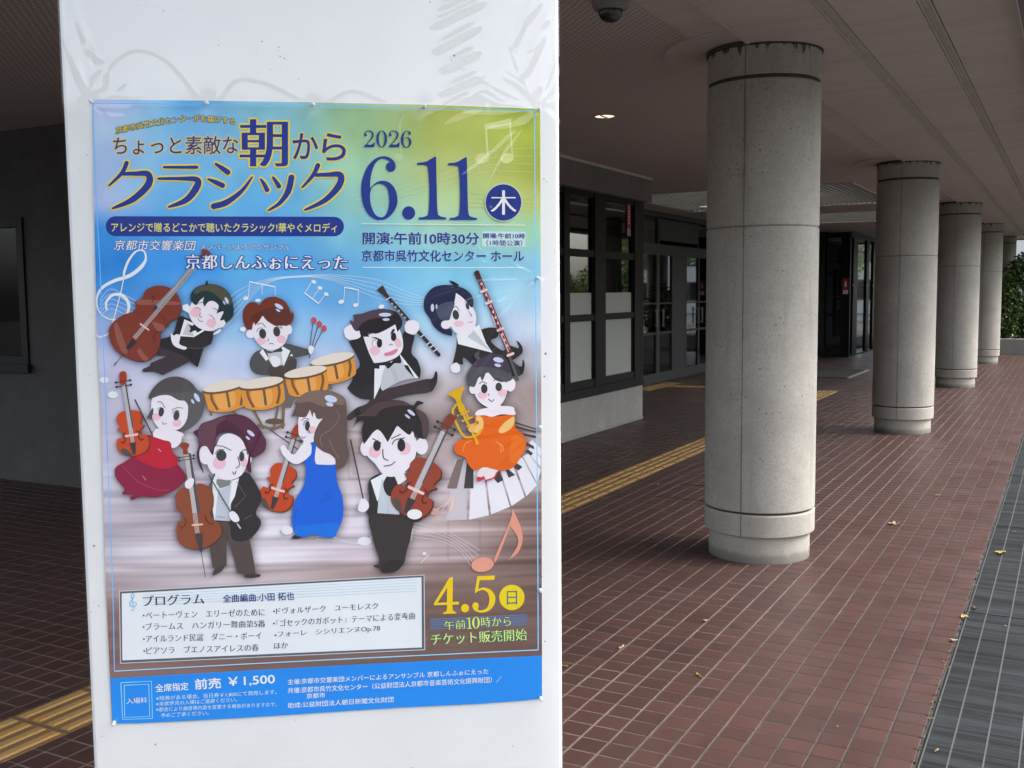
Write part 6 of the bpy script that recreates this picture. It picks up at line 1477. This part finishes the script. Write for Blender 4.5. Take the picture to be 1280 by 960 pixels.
for (fx0, fy0), n_f in (((671, 350), 16), ((674, 535), 12), ((674, 735), 8), ((672, 138), 12), ((145, 899), 6), ((116, 128), 8)):
    for k in range(n_f):
        base_ = pi if fx0 > 400 else 0
        an = base_ + (k / (n_f - 1) - .5) * 2.3 + rng.uniform(-.08, .08); L_ = rng.uniform(35, 150) if fx0 > 400 else rng.uniform(20, 60); bend = rng.uniform(-9, 9)
        ridge([(fx0 + 9 * cos(an), fy0 + 9 * sin(an)), (fx0 + L_ * .55 * cos(an) - bend * sin(an), fy0 + L_ * .55 * sin(an) + bend * cos(an)), (fx0 + L_ * cos(an), fy0 + L_ * sin(an))], .0010 + .0010 * rng.random(), .0003 + .0004 * rng.random())
for k in range(14):
    sx_ = 92 + 16 * rng.random() if k % 2 else 684 + 10 * rng.random(); ay = 180 + 560 * rng.random()
    ridge([(sx_, ay), (sx_ + 4, ay + 18), (sx_ - 2, ay + 20 + 40 * rng.random())], .0012, .0005)
Hf -= Hf.min(); Hf = np.clip(Hf, 0, .006)
Vf = np.stack([SS, -.0066 - Hf, ZZ], -1).reshape(-1, 3); idx = np.arange(SS.size).reshape(SS.shape)
Q = np.stack([idx[:-1, :-1], idx[:-1, 1:], idx[1:, 1:], idx[1:, :-1]], -1).reshape(-1, 4)
me = bpy.data.meshes.new('clear_film'); me.vertices.add(len(Vf)); me.vertices.foreach_set('co', Vf.ravel()); me.loops.add(Q.size); me.loops.foreach_set('vertex_index', Q.ravel().astype(np.int32))
me.polygons.add(len(Q)); me.polygons.foreach_set('loop_start', np.arange(0, Q.size, 4)); me.polygons.foreach_set('use_smooth', np.ones(len(Q), bool)); me.update(calc_edges=True)
fm = bpy.data.materials.new('clear_film'); fm.use_nodes = True; t_ = fm.node_tree; t_.nodes.remove(t_.nodes['Principled BSDF']); mx = t_.nodes.new('ShaderNodeMixShader'); tr2 = t_.nodes.new('ShaderNodeBsdfTransparent'); gl2 = t_.nodes.new('ShaderNodeBsdfGlossy')
fr_ = t_.nodes.new('ShaderNodeLayerWeight'); pw = t_.nodes.new('ShaderNodeMath'); pw.operation = 'POWER'; pw.inputs[1].default_value = 5; mu = t_.nodes.new('ShaderNodeMath'); mu.operation = 'MULTIPLY_ADD'; mu.inputs[1].default_value = .9; mu.inputs[2].default_value = .065; gl2.inputs['Roughness'].default_value = .06; gl2.inputs['Color'].default_value = (1, 1, 1, 1)
tr2.inputs['Color'].default_value = (.97, .975, .975, 1); t_.links.new(fr_.outputs['Facing'], pw.inputs[0]); t_.links.new(pw.outputs[0], mu.inputs[0]); t_.links.new(mu.outputs[0], mx.inputs[0]); t_.links.new(tr2.outputs[0], mx.inputs[1]); t_.links.new(gl2.outputs[0], mx.inputs[2]); t_.links.new(mx.outputs[0], t_.nodes['Material Output'].inputs['Surface'])
me.materials.append(fm)
film = bpy.data.objects.new('clear_film', me); C.objects.link(film); film.location = (P0.x, P0.y, 0); film.rotation_euler = (0, 0, PROT)
tag(film, 'creased clear plastic film stretched over the poster on the white pillar', 'plastic film')
